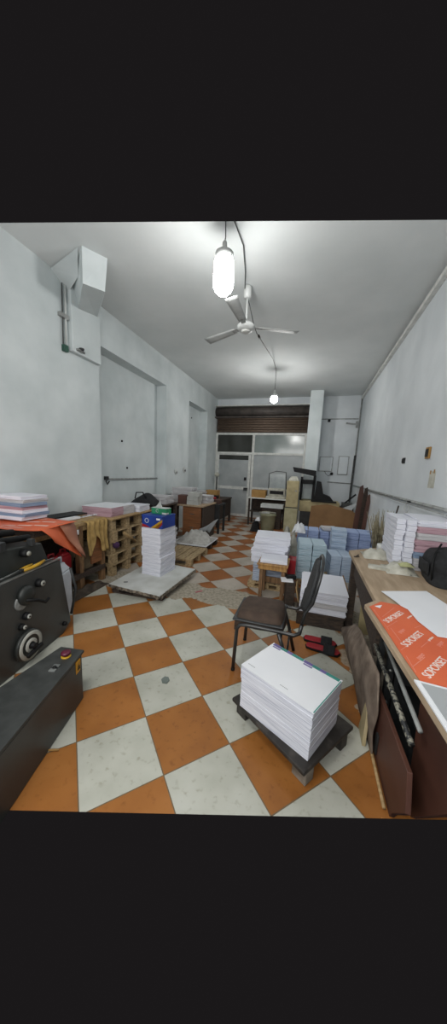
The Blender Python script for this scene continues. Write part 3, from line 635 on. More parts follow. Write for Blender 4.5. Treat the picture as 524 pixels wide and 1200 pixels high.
# bench behind the press
t = thing('work_bench', 'wooden work bench against the left wall behind the press', 'work bench', (-2.95, 2.65, 0))
MB().box(-3.26, -2.66, 2.0, 3.24, .835, .87).build('bench_top', m_wood, t, .004)
MB().box(-2.74, -2.66, 2.9, 3.24, .76, .835).box(-2.70, -2.67, 2.0, 2.9, .77, .835).build('apron', m_wood, t, .004)
for x, y in ((-2.70, 2.78), (-2.70, 3.17), (-3.2, 2.1), (-3.2, 3.17)):
    MB().box(x-.035, x+.035, y-.035, y+.035, 0, .835).build('leg', m_stoolleg, t, .005)
MB().hexa([(-2.72, 2.05, .16), (-2.66, 2.05, .16), (-2.66, 3.2, .16), (-2.72, 3.2, .16)], [(-2.72, 2.05, .23), (-2.66, 2.05, .23), (-2.66, 3.2, .23), (-2.72, 3.2, .23)]).build('lower_rail', m_darkwood, t, .004)
MB().box(-3.24, -2.72, 2.1, 3.2, .18, .20).build('lower_shelf', m_darkwood, t, .003)
MB().box(-3.26, -3.22, 2.2, 3.24, .2, .83).build('back_board', m_darkwood, t, .003)
MB().box(-2.66, -2.655, 2.58, 2.74, .74, .80).build('white_label', m_sheet, t)
# junk in the foot of the bench
rb = thing('rag_heap', 'dark rags heaped on the floor beneath the bench rail', 'rags', (-2.55, 2.7, 0))
def ragfn(u_, v_):
    x = -2.70+.20*v_; y = 2.45+.62*u_
    return (x, y, .004+.085*math.sin(PI*v_)*(math.sin(PI*u_)**.5)*(.6+.4*math.sin(17*u_+3*v_)*math.cos(9*v_)))
MB().grid(ragfn, 26, 10, .003).build('rag_surface', mat('dark_rag', '51473c', '2f2923', .95, 16, 6, .5), rb)
def can(name, label, x, y, z, w_, d_, h_, m, capm, rz=0):
    t = thing(name, label, 'jerrycan', (x, y, z)); R = Rz(rz)
    b_ = MB(); b_.hexa([R @ Vector(q_)+Vector((x, y, z)) for q_ in ((-w_/2, -d_/2, 0), (w_/2, -d_/2, 0), (w_/2, d_/2, 0), (-w_/2, d_/2, 0))], [R @ Vector(q_)+Vector((x, y, z)) for q_ in ((-w_/2, -d_/2, h_*.8), (w_/2, -d_/2, h_*.8), (w_/2, d_/2, h_*.8), (-w_/2, d_/2, h_*.8))])
    b_.hexa([R @ Vector(q_)+Vector((x, y, z)) for q_ in ((-w_/2, -d_/2, h_*.8), (w_/2, -d_/2, h_*.8), (w_/2, d_/2, h_*.8), (-w_/2, d_/2, h_*.8))], [R @ Vector(q_)+Vector((x, y, z)) for q_ in ((-w_/2*.5, -d_/2*.5, h_*.93), (w_/2*.5, -d_/2*.5, h_*.93), (w_/2*.5, d_/2*.5, h_*.93), (-w_/2*.5, d_/2*.5, h_*.93))])
    b_.build('can_body', m, t, .018, seg=3)
    MB().tube([R @ Vector((0, -d_*.25, h_*.9))+Vector((x, y, z)), R @ Vector((0, -d_*.2, h_*1.03))+Vector((x, y, z)), R @ Vector((0, d_*.2, h_*1.03))+Vector((x, y, z)), R @ Vector((0, d_*.28, h_*.82))+Vector((x, y, z))], .013, 8).build('handle', m, t)
    c0 = R @ Vector((0, d_*.38, 0))+Vector((x, y, z)); MB().lathe([(.025, h_*.8), (.025, h_*.9), (.02, h_*.91)], tuple(c0), n=14).build('cap', capm, t)
can('jerrycan', 'beige jerrycan under the bench behind the hanging ochre cloth', -2.86, 2.98, .20, .18, .24, .40, m_beige, m_black)
can('jerrycan', 'red jerrycan under the bench, taller one', -2.84, 2.66, .20, .12, .16, .34, m_red, m_black)
can('jerrycan', 'red jerrycan under the bench next to the white jug', -2.78, 2.44, .20, .12, .16, .34, m_red, m_red)
can('white_jug', 'white plastic jug standing beside the rear corner of the press', -2.43, 2.22, .0, .16, .20, .60, m_jug, m_jug, 20)
tag(MB().lathe([(.03, 0), (.035, .01), (.035, .15), (.02, .17), (.02, .2)], (-2.80, 2.82, .2), n=14).build('dark_bottle', m_black, None, 0, (-2.80, 2.82, .2)), 'small dark bottle standing between red and beige jerrycans', 'bottle')
cl = thing('hanging_cloth', 'ochre cloth draped over the bench edge by the pallets', 'cloth', (-2.6, 3.02, .5))
def clf(u_, v_):
    y = 2.84+.36*u_; arch = .14*math.sin(PI*min(1, max(0, (u_-.18)/.5)))
    L_ = .44-arch*1.6*(1 if u_ < .7 else .4); k = v_*(.12+L_)
    if k < .12: return (-2.72+k*.75, y, .876+.006*math.sin(20*u_))
    return (-2.632+.012*math.sin(26*u_)+.02*v_, y+.01*math.sin(8*v_), .876-(k-.12))
MB().grid(clf, 26, 16, .003).build('cloth_drape', m_cloth, cl)
MB().box(-2.67, -2.65, 2.93, 3.12, .30, .74).build('brown_panel', m_desk, cl)
# stacked pallets and board
prot = pallet(-2.93, 3.69, 0, .62, .78, 'wooden pallet of the left pile, lowest', 'pallets in the left pile', hh=.166)
prot.rotation_euler = (0, 0, 0)
for k in range(1, 5):
    dup(prot, (-2.93+(0, .015, -.01, .02, -.005, .01)[k], 3.69+(0, -.01, .015, 0, -.02, .01)[k], k*.1665), math.radians((0, 1.5, -2, 1, 2.2, -.8)[k]), 'wooden pallet of the left pile, ' + ['', 'second from the floor', 'third from the floor', 'fourth from the floor', 'topmost under the plywood'][k])
tag(MB().box(-3.25, -2.58, 3.26, 4.32, .836, .856).build('plywood_sheet', m_wood, None, .003, (-2.9, 3.8, .836)), 'plywood sheet lying on the left pallet pile', 'plywood')
tag(MB().tube([(-2.575, 3.50, .62), (-2.57, 3.80, .42)], .022, 6).build('wooden_stick', m_wood, None, 0, (-2.58, 3.65, .45)), 'loose slat poking out of the left pallet pile', 'slat')
tag(MB().lathe([(.03, 0), (.05, .02), (.045, .07), (.01, .09)], (-2.60, 3.36, .42), n=12).build('purple_rag', mat('purple_rag', '4a2a52', '36203e', .9), None, 0, (-2.6, 3.36, .42)), 'purple rag stuffed between the pallets near the bench leg', 'rag')
for k in range(2):
    stack('pink_paper_stack', '%s of the two pink-edged paper stacks on the plywood' % ['left', 'right'][k], 'paper stack', -2.93+.0*k, 3.50+.30*k, .857, .50, .28, .13, m_paperpink if k == 0 else m_papergrey, 2-4*k, 5, .006, 'pink-edged stacks')
tag(MB().box(-3.2, -2.68, 3.36, 3.92, .988, .991, Rz(2)).build('cover_sheet', m_sheet, None, 0, (-2.93, 3.65, .988)), 'white cover sheet spread over the pink-edged stacks', 'sheet')
stack('paper_stack', 'pale paper stack on the plywood right of the pink-edged ones', 'paper stack', -2.83, 4.14, .857, .40, .34, .10, m_paper, 4, 5, .006)
lc = thing('lace_strip', 'white lace-like paper strip lying on the bench top by the pink stacks', 'paper strip', (-2.9, 3.0, .872))
sm_ = MB()
for k in range(22): sm_.box(-3.05+.01*math.sin(k)+k*.004, -2.99+.01*math.sin(k)+k*.004, 2.40+k*.05, 2.435+k*.05, .871, .876+.006*(k % 2))
sm_.build('strip', m_sheet, lc)
stack('flat_papers', 'flat white papers on the bench behind the orange wrapper corner', 'papers', -3.02, 2.80, .877, .26, .42, .03, m_sheet, -3, 3)
tag(MB().box(-3.2, -2.95, 2.50, 3.2, .91, .925, Rz(-2)).build('black_ruler', m_black, None, .002, (-3.1, 2.8, .91)), 'black strip lying over the flat papers on the bench', 'strip')
# orange wrappers on rear of press
tag(MB().box(-3.22, -2.50, 2.02, 2.46, .871, .945).build('flat_wooden_box', m_darkwood, None, .005, (-2.86, 2.24, .871)), 'flat dark box on the bench under the orange wrapper', 'box')
ow = thing('orange_wrapper', 'orange wrapper paper draped over the rear of the press', 'wrapper paper', (-2.6, 2.0, .96))
def owf(u_, v_):
    # v: from back (wall) to front edge; u: along Y
    x = -3.22+(.72+.10*u_)*v_; y = 1.20+1.26*u_
    z = .957+.018*math.sin(2.2*PI*u_+1.0)*v_+.006*math.sin(7*v_+5*u_)
    z += .13*min(1, max(0, 1-(y-1.45)/.6))
    return (x, y, z)
MB().grid(owf, 28, 14, .003).build('wrapper_sheet', m_orange, ow)
fl_ = MB()
def flf(u_, v_):
    # hanging corner flap
    a = Vector((-2.42, 2.02, .965)); b_ = Vector((-2.50, 2.46, .955)); tip = Vector((-2.45, 2.56, .53)); low = Vector((-2.42, 2.18, .80))
    q0 = a.lerp(b_, u_); q1 = low.lerp(tip, u_); p_ = q0.lerp(q1, v_); p_.x += .03*math.sin(PI*v_)*math.cos(3*u_); return p_
fl_.grid(flf, 14, 12, .003).build('hanging_flap', m_orange, ow)
fb = MB()
def fbf(u_, v_):
    a = Vector((-2.455, 2.25, .975)); b_ = Vector((-2.52, 2.52, .96)); tip = Vector((-2.43, 2.58, .52)); low = Vector((-2.425, 2.50, .60))
    p_ = a.lerp(b_, u_).lerp(low.lerp(tip, u_), v_); p_.x += .035*math.sin(PI*u_)+.01*math.sin(9*v_); return p_
fb.grid(fbf, 8, 14, .003).build('folded_edge', m_orangeback, ow)
wp = MB()
for k in range(9):
    y = 1.42+k*.11; wp.box(-2.60-.05*(k % 3), -2.50-.05*(k % 3), y, y+.012, 0, .001)
# faint white streaks follow the sheet
V = MB()
for k in range(16):
    u0 = .08+.055*k; v0 = .42+.4*((k*7) % 5)/5
    p0 = Vector(owf(u0, v0)); p1 = Vector(owf(u0+.035, v0+.15)); p2 = Vector(owf(u0+.06, v0+.15)); p3 = Vector(owf(u0+.018, v0))
    V.add([p_+Vector((0, 0, .004)) for p_ in (p0, p1, p2, p3)], [(3, 2, 1, 0)])
V.build('white_print_marks', m_print, ow)
cols = [m_paper, m_papergrey, m_paperdblue, m_paperpink, m_paper, m_paperdblue, m_paper]
labs = ['bottom white', 'blue-edged second', 'white third', 'pink middle', 'dark blue fifth', 'grey sixth', 'topmost white']
order = [m_paper, m_paperdblue, m_paper, m_paperpink, m_paperdblue, m_papergrey, m_paper]
for k in range(7):
    stack('paper_ream', '%s layer of the coloured stack on the orange wrapper' % labs[k], 'paper ream', -3.0+.008*((k*5) % 3)-.01, 2.30+.006*((k*3) % 4), .985+k*.036, .40, .30, .035, order[k], (0, 2, -1, 1, -2, 1.5, 0)[k], 2, .004, 'coloured stack on the orange wrapper')

# ------------------------------------------------------------------ white board with tall stack
pl = pallet(-1.95, 3.30, 0, .70, .86, 'low worn pallet under the white board in the aisle', hh=.085, rz=2, mm=m_darkwood)
b = MB(); b.hexa([(-2.33, 2.86, .088), (-1.57, 2.79, .088), (-1.54, 3.80, .088), (-2.32, 3.86, .088)], [(-2.33, 2.86, .112), (-1.57, 2.79, .112), (-1.54, 3.80, .112), (-2.32, 3.86, .112)])
wb = thing('white_board', 'large white board with frayed dark edges beneath the tall stack', 'board', (-1.95, 3.3, .088))
b.build('board_face', mat('scuffed_white_board', 'c9ccca', 'b4b6b1', .6, 4, 8, .05), wb, .004)
rnd = random.Random(4)
def edge(p, q, n, name):
    p, q = Vector(p), Vector(q); mb = MB(); up_ = []; lo_ = []
    nrm = (q-p).cross(Vector((0, 0, 1))).normalized()
    for k in range(n+1):
        c_ = p.lerp(q, k/n); up_.append(c_+nrm*.004+Vector((0, 0, -rnd.uniform(.002, .008)))); lo_.append(c_+nrm*rnd.uniform(.006, .022)+Vector((0, 0, -rnd.uniform(.03, .045))))
    V_ = up_+lo_; F_ = [(k, n+1+k, n+2+k, k+1) for k in range(n)]
    off_ = [v_-nrm*.012 for v_ in V_]; m_ = len(V_); F_ += [tuple(m_+t_ for t_ in f_[::-1]) for f_ in F_] + [(k+1, k, m_+k, m_+k+1) for k in range(n)] + [(n+1+k, n+2+k, m_+n+2+k, m_+n+1+k) for k in range(n)]
    mb.add(V_+off_, F_).build(name, mat('frayed_edge', '8a7f70', '3a322a', .9, 25, 6, .3), wb)
edge((-2.33, 2.86, .108), (-1.57, 2.79, .108), 26, 'frayed_edge'); edge((-1.57, 2.79, .108), (-1.54, 3.80, .108), 34, 'frayed_edge')
MB().ob((-2.17, 2.98, .1135), .05, .025, .002, .5).build('dark_scuff', m_darkmetal, wb)
e = MB()
for k in range(3): e.box(-2.30+.01*k, -1.56+.006*k, 2.83-.012*k+.02, 3.82, .086-.010*k-.004, .086-.010*k)
hn = ['lowest', 'second from bottom', 'middle', 'second from top', 'topmost']
for k in range(5):
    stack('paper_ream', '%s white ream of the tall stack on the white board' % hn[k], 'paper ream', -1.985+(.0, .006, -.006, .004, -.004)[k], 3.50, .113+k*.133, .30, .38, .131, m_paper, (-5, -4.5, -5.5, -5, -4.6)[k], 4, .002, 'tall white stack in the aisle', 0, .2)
B0 = Vector((-1.985, 3.49, .779))
t = thing('blue_carton', 'blue carton with red and yellow stripes on the tall white stack', 'carton', B0)
Rb = Rz(-5)
def rb(mb, x0, x1, y0, y1, z0, z1): return mb.box(B0.x+x0, B0.x+x1, B0.y+y0, B0.y+y1, B0.z+z0, B0.z+z1, Rb, B0)
rb(MB(), -.165, .165, -.16, .16, 0, .165).build('carton_body', m_blue, t, .004)
rb(MB(), -.168, .168, -.163, .163, .15, .172).build('carton_lid', m_blue, t, .003)
pr = MB()
def qd(pts, mi):
    pr.m(mi); pr.add([Rb @ Vector((a, -.1615, c)) + B0 for a, c in pts], [tuple(range(len(pts)))])
qd([(-.02, .002), (.10, .002), (.164, .10), (.164, .13)], 0); qd([(.03, .002), (.10, .002), (.164, .062), (.164, .10)], 1)
pr.m(1); qd([(-.16, .003), (-.03, .003), (-.10, .035), (-.16, .045)], 1)
qd([(.07, .115), (.13, .115), (.13, .14), (.07, .14)], 2)
ring = []
for k in range(16):
    a = 2*PI*k/16; ring.append((-.09+.028*math.cos(a), .09+.028*math.sin(a)))
pr.m(2)
for k in range(16):
    a0, a1 = 2*PI*k/16, 2*PI*(k+.6)/16
    pr.add([Rb @ Vector((-.085+r_*math.cos(a_), -.1615, .095+r_*math.sin(a_))) + B0 for r_, a_ in ((.024, a0), (.034, a0), (.034, a1), (.024, a1))], [(0, 1, 2, 3)])
pr.build('printed_design', [m_yellow, m_red, m_sheet], t)
T0 = Vector((-1.965, 3.52, .952))
t = thing('tissue_box', 'green tissue box with a white tissue on the blue carton', 'tissue box', T0)
MB().box(T0.x-.125, T0.x+.125, T0.y-.06, T0.y+.06, T0.z, T0.z+.085, Rz(-8), T0).build('box_body', m_green, t, .004)
MB().box(T0.x-.126, T0.x+.126, T0.y-.061, T0.y+.061, T0.z+.083, T0.z+.087, Rz(-8), T0).build('box_top', m_white, t)
MB().box(T0.x+.06, T0.x+.127, T0.y-.064, T0.y+.0, T0.z+.005, T0.z+.028, Rz(-8), T0).build('white_flash', m_white, t)
MB().lathe([(.018, 0), (.024, .002), (.024, .003), (.018, .004)], (T0.x-.03, T0.y-.055, T0.z+.045), (0, -1, 0), 18, False).build('ring_mark', m_white, t)
ti = MB()
def tif(u_, v_):
    return (T0.x-.03+(.075*(1-v_)+.006)*(u_-.5)*1.6+.012*v_, T0.y+.028*math.sin(5*u_)*(1-v_), T0.z+.085+.13*v_*(.6+.4*math.sin(PI*u_)))
ti.grid(tif, 10, 8, .002).build('tissue', m_white, t)
# far pallets and paper heap
pallet(-2.12, 4.52, 0, .74, .78, 'light wooden pallet in the left aisle just past the tall stack', hh=.12)
pallet(-2.17, 5.32, 0, .70, .76, 'pallet in the left aisle loaded with crumpled white paper', hh=.12, mm=m_darkwood)
tag(MB().box(-2.54, -1.80, 4.94, 5.70, .122, .145, Rz(1)).build('white_board', m_sheet, None, .003, (-2.2, 5.4, .122)), 'white board on the far pallet below the crumpled paper', 'board')
def heap(cx, cy, z0, rx, ry, h_, seed, name, lab, cat, m, nn=22):
    rnd = random.Random(seed); off = [[rnd.uniform(-1, 1) for _ in range(nn+1)] for _ in range(nn+1)]
    def fn(u_, v_):
        a, b_ = (u_-.5)*2, (v_-.5)*2; r_ = min(1, math.sqrt(a*a+b_*b_)); i, j = round(u_*nn), round(v_*nn)
        bb = max(0, 1-r_**3); return (cx+a*rx, cy+b_*ry, z0+.002+h_*bb*(.75+.3*off[j][i]))
    o = MB().grid(fn, nn, nn, .002).build(name, m, None, 0, (cx, cy, z0)); return tag(o, lab, cat)
heap(-2.15, 5.30, .146, .34, .34, .22, 3, 'crumpled_paper', 'heap of crumpled white paper on the far aisle pallet', 'crumpled paper', mat('crumpled_sheet', 'bdbcb8', 'a3a19c', .8, 12, 4, .3), 14)
def lsh(u_, v_): return (-2.22+.26*u_+.2*v_, 5.56-.05*v_, .30+.33*u_*v_+.05*math.sin(4*u_))
tag(MB().grid(lsh, 8, 6, .003).build('curled_sheet', m_greysheet, None, 0, (-2.1, 5.6, .30)), 'curled grey sheet sticking up from the far paper heap', 'sheet')
stack('paper_stack', 'half-hidden white paper pile right behind the tall stack', 'paper stack', -2.50, 4.62, .122, .34, .36, .36, m_papergrey, 8, 8, .014, rot=3)

# ------------------------------------------------------------------ far left desks
t = thing('long_table', 'dark table against the left wall carrying the black bag', 'table', (-2.95, 4.95, 0))
MB().box(-3.25, -2.66, 4.38, 5.5, .84, .87).build('table_top', m_darkwood, t, .005)
for x in (-3.2, -2.71):
    for y in (4.43, 5.45): MB().box(x-.03, x+.03, y-.03, y+.03, 0, .84).build('leg', m_darkwood, t)
MB().box(-3.2, -3.16, 4.45, 5.45, .3, .84).build('back_panel', m_darkwood, t)
bg = thing('black_bag', 'slumped black bag on the dark table past the pale stack', 'bag', (-3.0, 4.75, .87))
def bgf(u_, v_):
    a = (u_-.5)*2; return (-2.96+.27*a*(1-.15*v_), 4.76+.44*(v_-.5), .872+.21*max(0, 1-a*a)**.5*math.sin(PI*min(1, v_*1.1+.03))**.6*(1-.12*math.sin(8*u_)))
MB().grid(bgf, 16, 14, .004).build('bag_body', m_blackcloth, bg)
MB().tube([(-3.12, 4.6, 1.0), (-3.08, 4.58, 1.11), (-2.94, 4.58, 1.12), (-2.88, 4.6, 1.0)], .012, 8).build('bag_handle', m_black, bg)
stack('magazine_stack', 'wide pale stack behind the black bag', 'paper stack', -2.97, 5.2, .871, .50, .40, .15, m_papergrey, 5, 6, .012, rot=2)
t = thing('wooden_desk', 'brown wooden desk in the middle of the left wall', 'desk', (-2.7, 6.05, 0))
MB().box(-3.22, -2.18, 5.72, 6.62, .765, .805).build('desk_top', m_woody, t, .005)
MB().box(-2.68, -2.22, 5.77, 5.80, .10, .765).build('front_panel', m_desk, t)
MB().box(-3.2, -3.16, 5.77, 6.57, 0, .765).build('side_panel', m_darkwood, t); MB().box(-2.24, -2.20, 5.77, 6.57, 0, .765).build('side_panel', m_darkwood, t)
for k in range(2): 
    dw = MB().box(-2.66, -2.26, 5.755, 5.77, .45-.3*k, .72-.3*k).build('drawer', m_desk, t, .004); MB().ob((-2.45, 5.745, .6-.3*k), .08, .015, .015).build('drawer_handle', m_steel, dw)
stack('brown_carton', 'dark brown carton on the wooden desk, left of the white boxes', 'carton', -2.70, 5.86, .806, .20, .22, .20, m_brownlam, 4, 1)
for k in range(3):
    stack('small_white_box', 'small white box on the wooden desk, %s of three' % ['lowest', 'middle', 'topmost'][k], 'box', -2.45+.01*k, 5.86, .806+k*.092, .26, .24, .09, mat('white_carton', 'b9bab6', 'a5a6a2', .7), (2, -3, 5)[k], 1, 0, 'white boxes on the wooden desk')
stack('paper_stack', 'grey paper stack on the wooden desk behind the white boxes', 'paper stack', -2.85, 6.22, .806, .48, .40, .34, m_papergrey, 6, 12, .02, rot=3)
stack('paper_stack', 'low white stack on the wooden desk near its far end', 'paper stack', -2.38, 6.34, .806, .30, .34, .18, m_papergrey, -6, 7, .015, rot=3)
t = thing('dark_side_table', 'dark square table in the aisle beyond the wooden desk', 'table', (-2.3, 6.85, 0))
MB().box(-2.56, -2.08, 6.62, 7.15, .70, .745).build('table_top', m_darkmetal, t, .005)
for x in (-2.52, -2.12):
    for y in (6.66, 7.11): MB().box(x-.025, x+.025, y-.025, y+.025, 0, .70).build('leg', m_darkmetal, t)
MB().box(-2.54, -2.10, 6.64, 6.67, .3, .70).build('side_panel', m_darkmetal, t)
stack('book_stack', 'dark mixed books on the square table, lower pile', 'books', -2.32, 6.86, .746, .34, .30, .10, m_brownlam, 5, 5, .02, rot=4)
tag(MB().ob((-2.34, 6.84, .875), .14, .10, .05, .5).build('red_object', m_red, None, .012, (-2.34, 6.84, .85)), 'small bright red item on the books of the square table', 'red item')
t = thing('far_desk', 'far desk cluttered with boxes beside the glazed door', 'desk', (-2.8, 8.0, 0))
MB().box(-3.2, -2.32, 7.3, 8.6, .72, .76).build('desk_top', m_darkwood, t, .004)
for x in (-3.15, -2.37):
    for y in (7.36, 8.54): MB().box(x-.03, x+.03, y-.03, y+.03, 0, .72).build('leg', m_darkwood, t)
MB().box(-2.40, -2.37, 7.4, 8.5, .2, .72).build('side_panel', m_darkwood, t)
stack('yellow_carton', 'yellow-brown carton on the far desk by the door', 'carton', -2.72, 7.9, .761, .34, .30, .24, m_box, 3, 1)
stack('black_box', 'low black box on the far desk in front of the carton', 'box', -2.55, 7.50, .761, .26, .2, .12, m_black, 8, 1)
stack('paper_stack', 'small pale pile on the far desk, wall side', 'paper stack', -3.0, 7.6, .761, .28, .3, .22, m_papergrey, 0, 7, .015, rot=4)
t = thing('standing_post', 'thin grey post with a round head beside the glazed door', 'post', (-3.1, 9.2, 0))
MB().lathe([(.09, 0), (.09, .02), (.02, .03), (.02, 1.35)], (-3.08, 9.3, 0), n=12).build('post_pole', m_darkpipe, t); MB().lathe([(.02, 1.35), (.08, 1.38), (.09, 1.45), (.02, 1.50)], (-3.08, 9.3, 0), n=14).build('post_head', m_creamw, t)

# ------------------------------------------------------------------ far middle
t = thing('small_work_table', 'small table with a shelf in front of the partition', 'table', (-1.15, 8.5, 0))
MB().box(-1.75, -.62, 8.25, 8.85, .80, .83).build('table_top', m_frame, t, .004)
for x in (-1.70, -.67):
    for y in (8.3, 8.8): MB().box(x-.025, x+.025, y-.025, y+.025, 0, .80).build('leg', m_darkwood, t)
MB().box(-1.7, -.66, 8.3, 8.8, .40, .42).build('shelf', m_darkwood, t)
MB().box(-1.7, -.66, 8.78, 8.80, .42, .80).build('back_panel', m_darkwood, t)
stack('brown_carton', 'open tan carton on the small table by the partition', 'carton', -1.45, 8.5, .831, .42, .30, .22, m_box, 0, 1)
t = thing('tabletop_machine', 'pale tabletop machine with an upright wire frame', 'machine', (-.95, 8.45, .83))
MB().box(-1.22, -.66, 8.28, 8.7, .831, .89).build('machine_base', m_creamw, t, .01)
MB().box(-1.18, -.70, 8.5, 8.68, .89, 1.12).build('machine_back', m_creamw, t, .01)
MB().box(-1.14, -.74, 8.48, 8.50, .95, 1.05).build('dark_slot', m_black, t)
MB().tube([(-1.2, 8.6, 1.1), (-1.2, 8.6, 1.55), (-1.0, 8.6, 1.62), (-.72, 8.6, 1.60), (-.68, 8.6, 1.1)], .012, 8).build('wire_frame', m_darkpipe, t)
MB().box(-1.17, -.72, 8.60, 8.605, 1.12, 1.54).build('mirror_pane', m_glasspic, t)
stack('white_tray', 'white plastic tray sticking out below the tabletop machine', 'tray', -.98, 8.05, .60, .62, .32, .10, m_white, 0, 1)
tag(MB().box(-1.25, -.72, 7.95, 8.2, 0, .595).build('crate_stand', m_darkwood, None, .01, (-1, 8.1, 0)), 'dark crate standing below the white tray', 'crate')
t = thing('round_bin', 'olive round waste bin in front of the small table', 'bin', (-1.0, 7.45, 0))
MB().lathe([(.15, 0), (.165, .02), (.20, .46), (.215, .47), (.215, .49), (.19, .49), (.15, .08)], (-1.0, 7.45, 0), n=28).build('bin_body', m_bin, t)
MB().tube([(-1.24, 7.45, .52), (-1.05, 7.4, .56), (-.8, 7.45, .54)], .014, 6).build('stick_inside', m_creamw, t)
MB().ob((-1.08, 7.5, .52), .22, .02, .03, .4).build('paper_inside', m_sheet, t)
heap(-1.33, 7.5, 0, .13, .16, .34, 8, 'dark_sack', 'dark rubbish sack slumped left of the round bin', 'sack', m_blackcloth, 12)
heap(-1.26, 7.42, .30, .07, .08, .12, 9, 'white_scrap_pile', 'white crumpled scraps on top of the dark sack', 'scraps', m_sheet, 8)
t = thing('cream_cabinet', 'tall narrow cream machine cabinet right of the tabletop machine', 'cabinet', (-.44, 8.0, 0))
MB().box(-.62, -.28, 7.85, 8.2, 0, .66).build('lower_body', m_cream, t, .012)
MB().box(-.61, -.29, 7.86, 8.2, .67, 1.38).build('upper_body', m_creamd, t, .012)
MB().hexa([(-.60, 7.87, 1.38), (-.30, 7.87, 1.38), (-.30, 8.18, 1.38), (-.60, 8.18, 1.38)], [(-.52, 7.95, 1.50), (-.36, 7.95, 1.50), (-.36, 8.12, 1.50), (-.52, 8.12, 1.50)]).build('top_cowl', m_creamw, t, .02)
MB().ob((-.36, 7.85, 1.12), .05, .02, .03).build('catch', m_steel, t, .004)
MB().box(-.62, -.28, 7.845, 7.85, .655, .675).build('seam', m_darkmetal, t)
t = thing('paper_cutter', 'black and cream cutting machine with a black upper arm', 'cutting machine', (.25, 8.5, 0))
MB().box(-.26, .80, 8.2, 8.85, .55, .84).build('cutter_bed', m_creamd, t, .012)
MB().box(-.22, .76, 8.25, 8.8, .0, .55).build('lower_body', m_darkmetal, t, .01)
MB().hexa([(-.48, 8.35, 1.63), (.12, 8.35, 1.52), (.12, 8.75, 1.52), (-.48, 8.75, 1.63)], [(-.52, 8.35, 1.76), (.12, 8.35, 1.68), (.12, 8.75, 1.68), (-.52, 8.75, 1.76)]).build('upper_arm', m_black, t, .01)
MB().box(-.28, .11, 8.4, 8.7, 1.30, 1.42).build('cross_head', m_black, t, .01)
MB().box(-.28, -.22, 8.4, 8.7, .84, 1.5).box(.06, .13, 8.4, 8.7, .84, 1.55).build('upright', m_black, t, .01)
MB().box(-.20, .05, 8.5, 8.52, .88, 1.28).build('grey_guard', m_glasspic, t)
MB().prism([(.13, 8.4, .86), (.65, 8.4, .86), (.55, 8.4, .98), (.36, 8.4, 1.05), (.28, 8.4, 1.38), (.16, 8.4, 1.40)], (0, .25, 0)).build('side_casting', m_black, t, .01)
MB().box(.05, .70, 8.12, 8.2, .84, .88).build('front_bar', m_black, t, .005)
t = thing('vise', 'dark metal vise with a long lever left of the leaning planks', 'vise', (1.0, 8.5, 0))
MB().box(.82, 1.16, 8.25, 8.6, 0, .74).build('vise_stand', m_darkwood, t, .01)
MB().box(.86, 1.12, 8.28, 8.5, .74, .86).build('vise_body', m_darkpipe, t, .015)
MB().tube([(.92, 8.3, .84), (1.10, 8.3, 1.02), (1.18, 8.3, 1.10)], .022, 8).build('lever', m_black, t)
# leaning cardboard
cbp = MB(); cbp.prism([(.02, 7.0, .0), (.06, 7.08, .84), (.42, 7.10, .90), (.95, 7.1, .80), (1.16, 7.08, .66), (1.22, 7.0, .0)], (0, .025, 0))
tag(cbp.build('cardboard_sheet', m_card, None, .002, (.6, 7.0, 0)), 'big brown cardboard sheet standing behind the blue paper blocks', 'cardboard sheet')
tag(MB().prism([(.70, 7.25, .78), (.98, 7.2, .80), (1.10, 7.2, 1.02), (.98, 7.25, .92)], (0, .02, .0)).prism([(.72, 7.25, 0), (.98, 7.2, 0), (.98, 7.2, .80), (.70, 7.25, .78)], (0, .02, 0)).build('grey_board', m_greysheet, None, .002, (.9, 7.22, 0)), 'small grey board tucked behind the brown cardboard', 'board')
for k, (x, y, hh, w_) in enumerate(((1.09, 6.95, 1.40, .055), (1.17, 6.85, 1.36, .05), (1.215, 6.72, 1.22, .04))):
    pk = MB(); pk.prism([(x-w_-.05, y, 0), (x+w_-.05, y, 0), (x+w_, y, hh*.86), (x+w_*.5, y, hh), (x-w_*.6, y, hh*.97), (x-w_, y, hh*.8)], (0, .03, 0))
    tag(pk.build('leaning_plank', (m_brownlam, m_darkwood, m_brownlam)[k], None, .003, (x, y, 0)), ['tallest dark plank leaning on the right wall', 'middle dark plank leaning on the right wall', 'shortest plank leaning on the right wall'][k], 'plank', 'planks leaning on the right wall')
# plastic bag of scraps
heap(-.28, 4.80, 0, .24, .24, .70, 21, 'plastic_bag', 'big pale plastic bag of scraps behind the white reams', 'plastic bag', m_bag, 14)
heap(-.12, 4.90, .62, .11, .12, .17, 22, 'bag_knot', 'twisted white plastic bag on top of the scrap bag', 'plastic bag', m_sheet, 10)

# ------------------------------------------------------------------ right side benches
t = thing('long_bench', 'plywood-topped bench at the right wall carrying the paper stacks', 'work bench', (.85, 2.6, 0))
bt = MB(); bt.hexa([(.475, 1.955, .765), (1.25, 1.955, .765), (1.25, 3.9, .765), (.46, 3.25, .765)], [(.475, 1.955, .80), (1.25, 1.955, .80), (1.25, 3.9, .80), (.46, 3.25, .80)]); bt.build('bench_top', m_woody, t, .003)
for x, y in ((.51, 3.08), (1.2, 3.6), (1.2, 2.1)): MB().box(x-.035, x+.035, y-.035, y+.035, 0, .765).build('leg', m_darkwood, t, .004)
MB().hexa([(.50, 1.95, .42), (.53, 1.95, .42), (.53, 3.05, .60), (.50, 3.05, .60)], [(.50, 1.95, .76), (.53, 1.95, .76), (.53, 3.05, .76), (.50, 3.05, .76)]).build('apron', m_darkwood, t, .004)
MB().box(.48, .54, 2.0, 3.05, .02, .10).build('lower_rail', m_darkwood, t, .004)
MB().box(.60, 1.25, 3.0, 3.03, .0, .765).build('end_panel', m_creamd, t, .003)
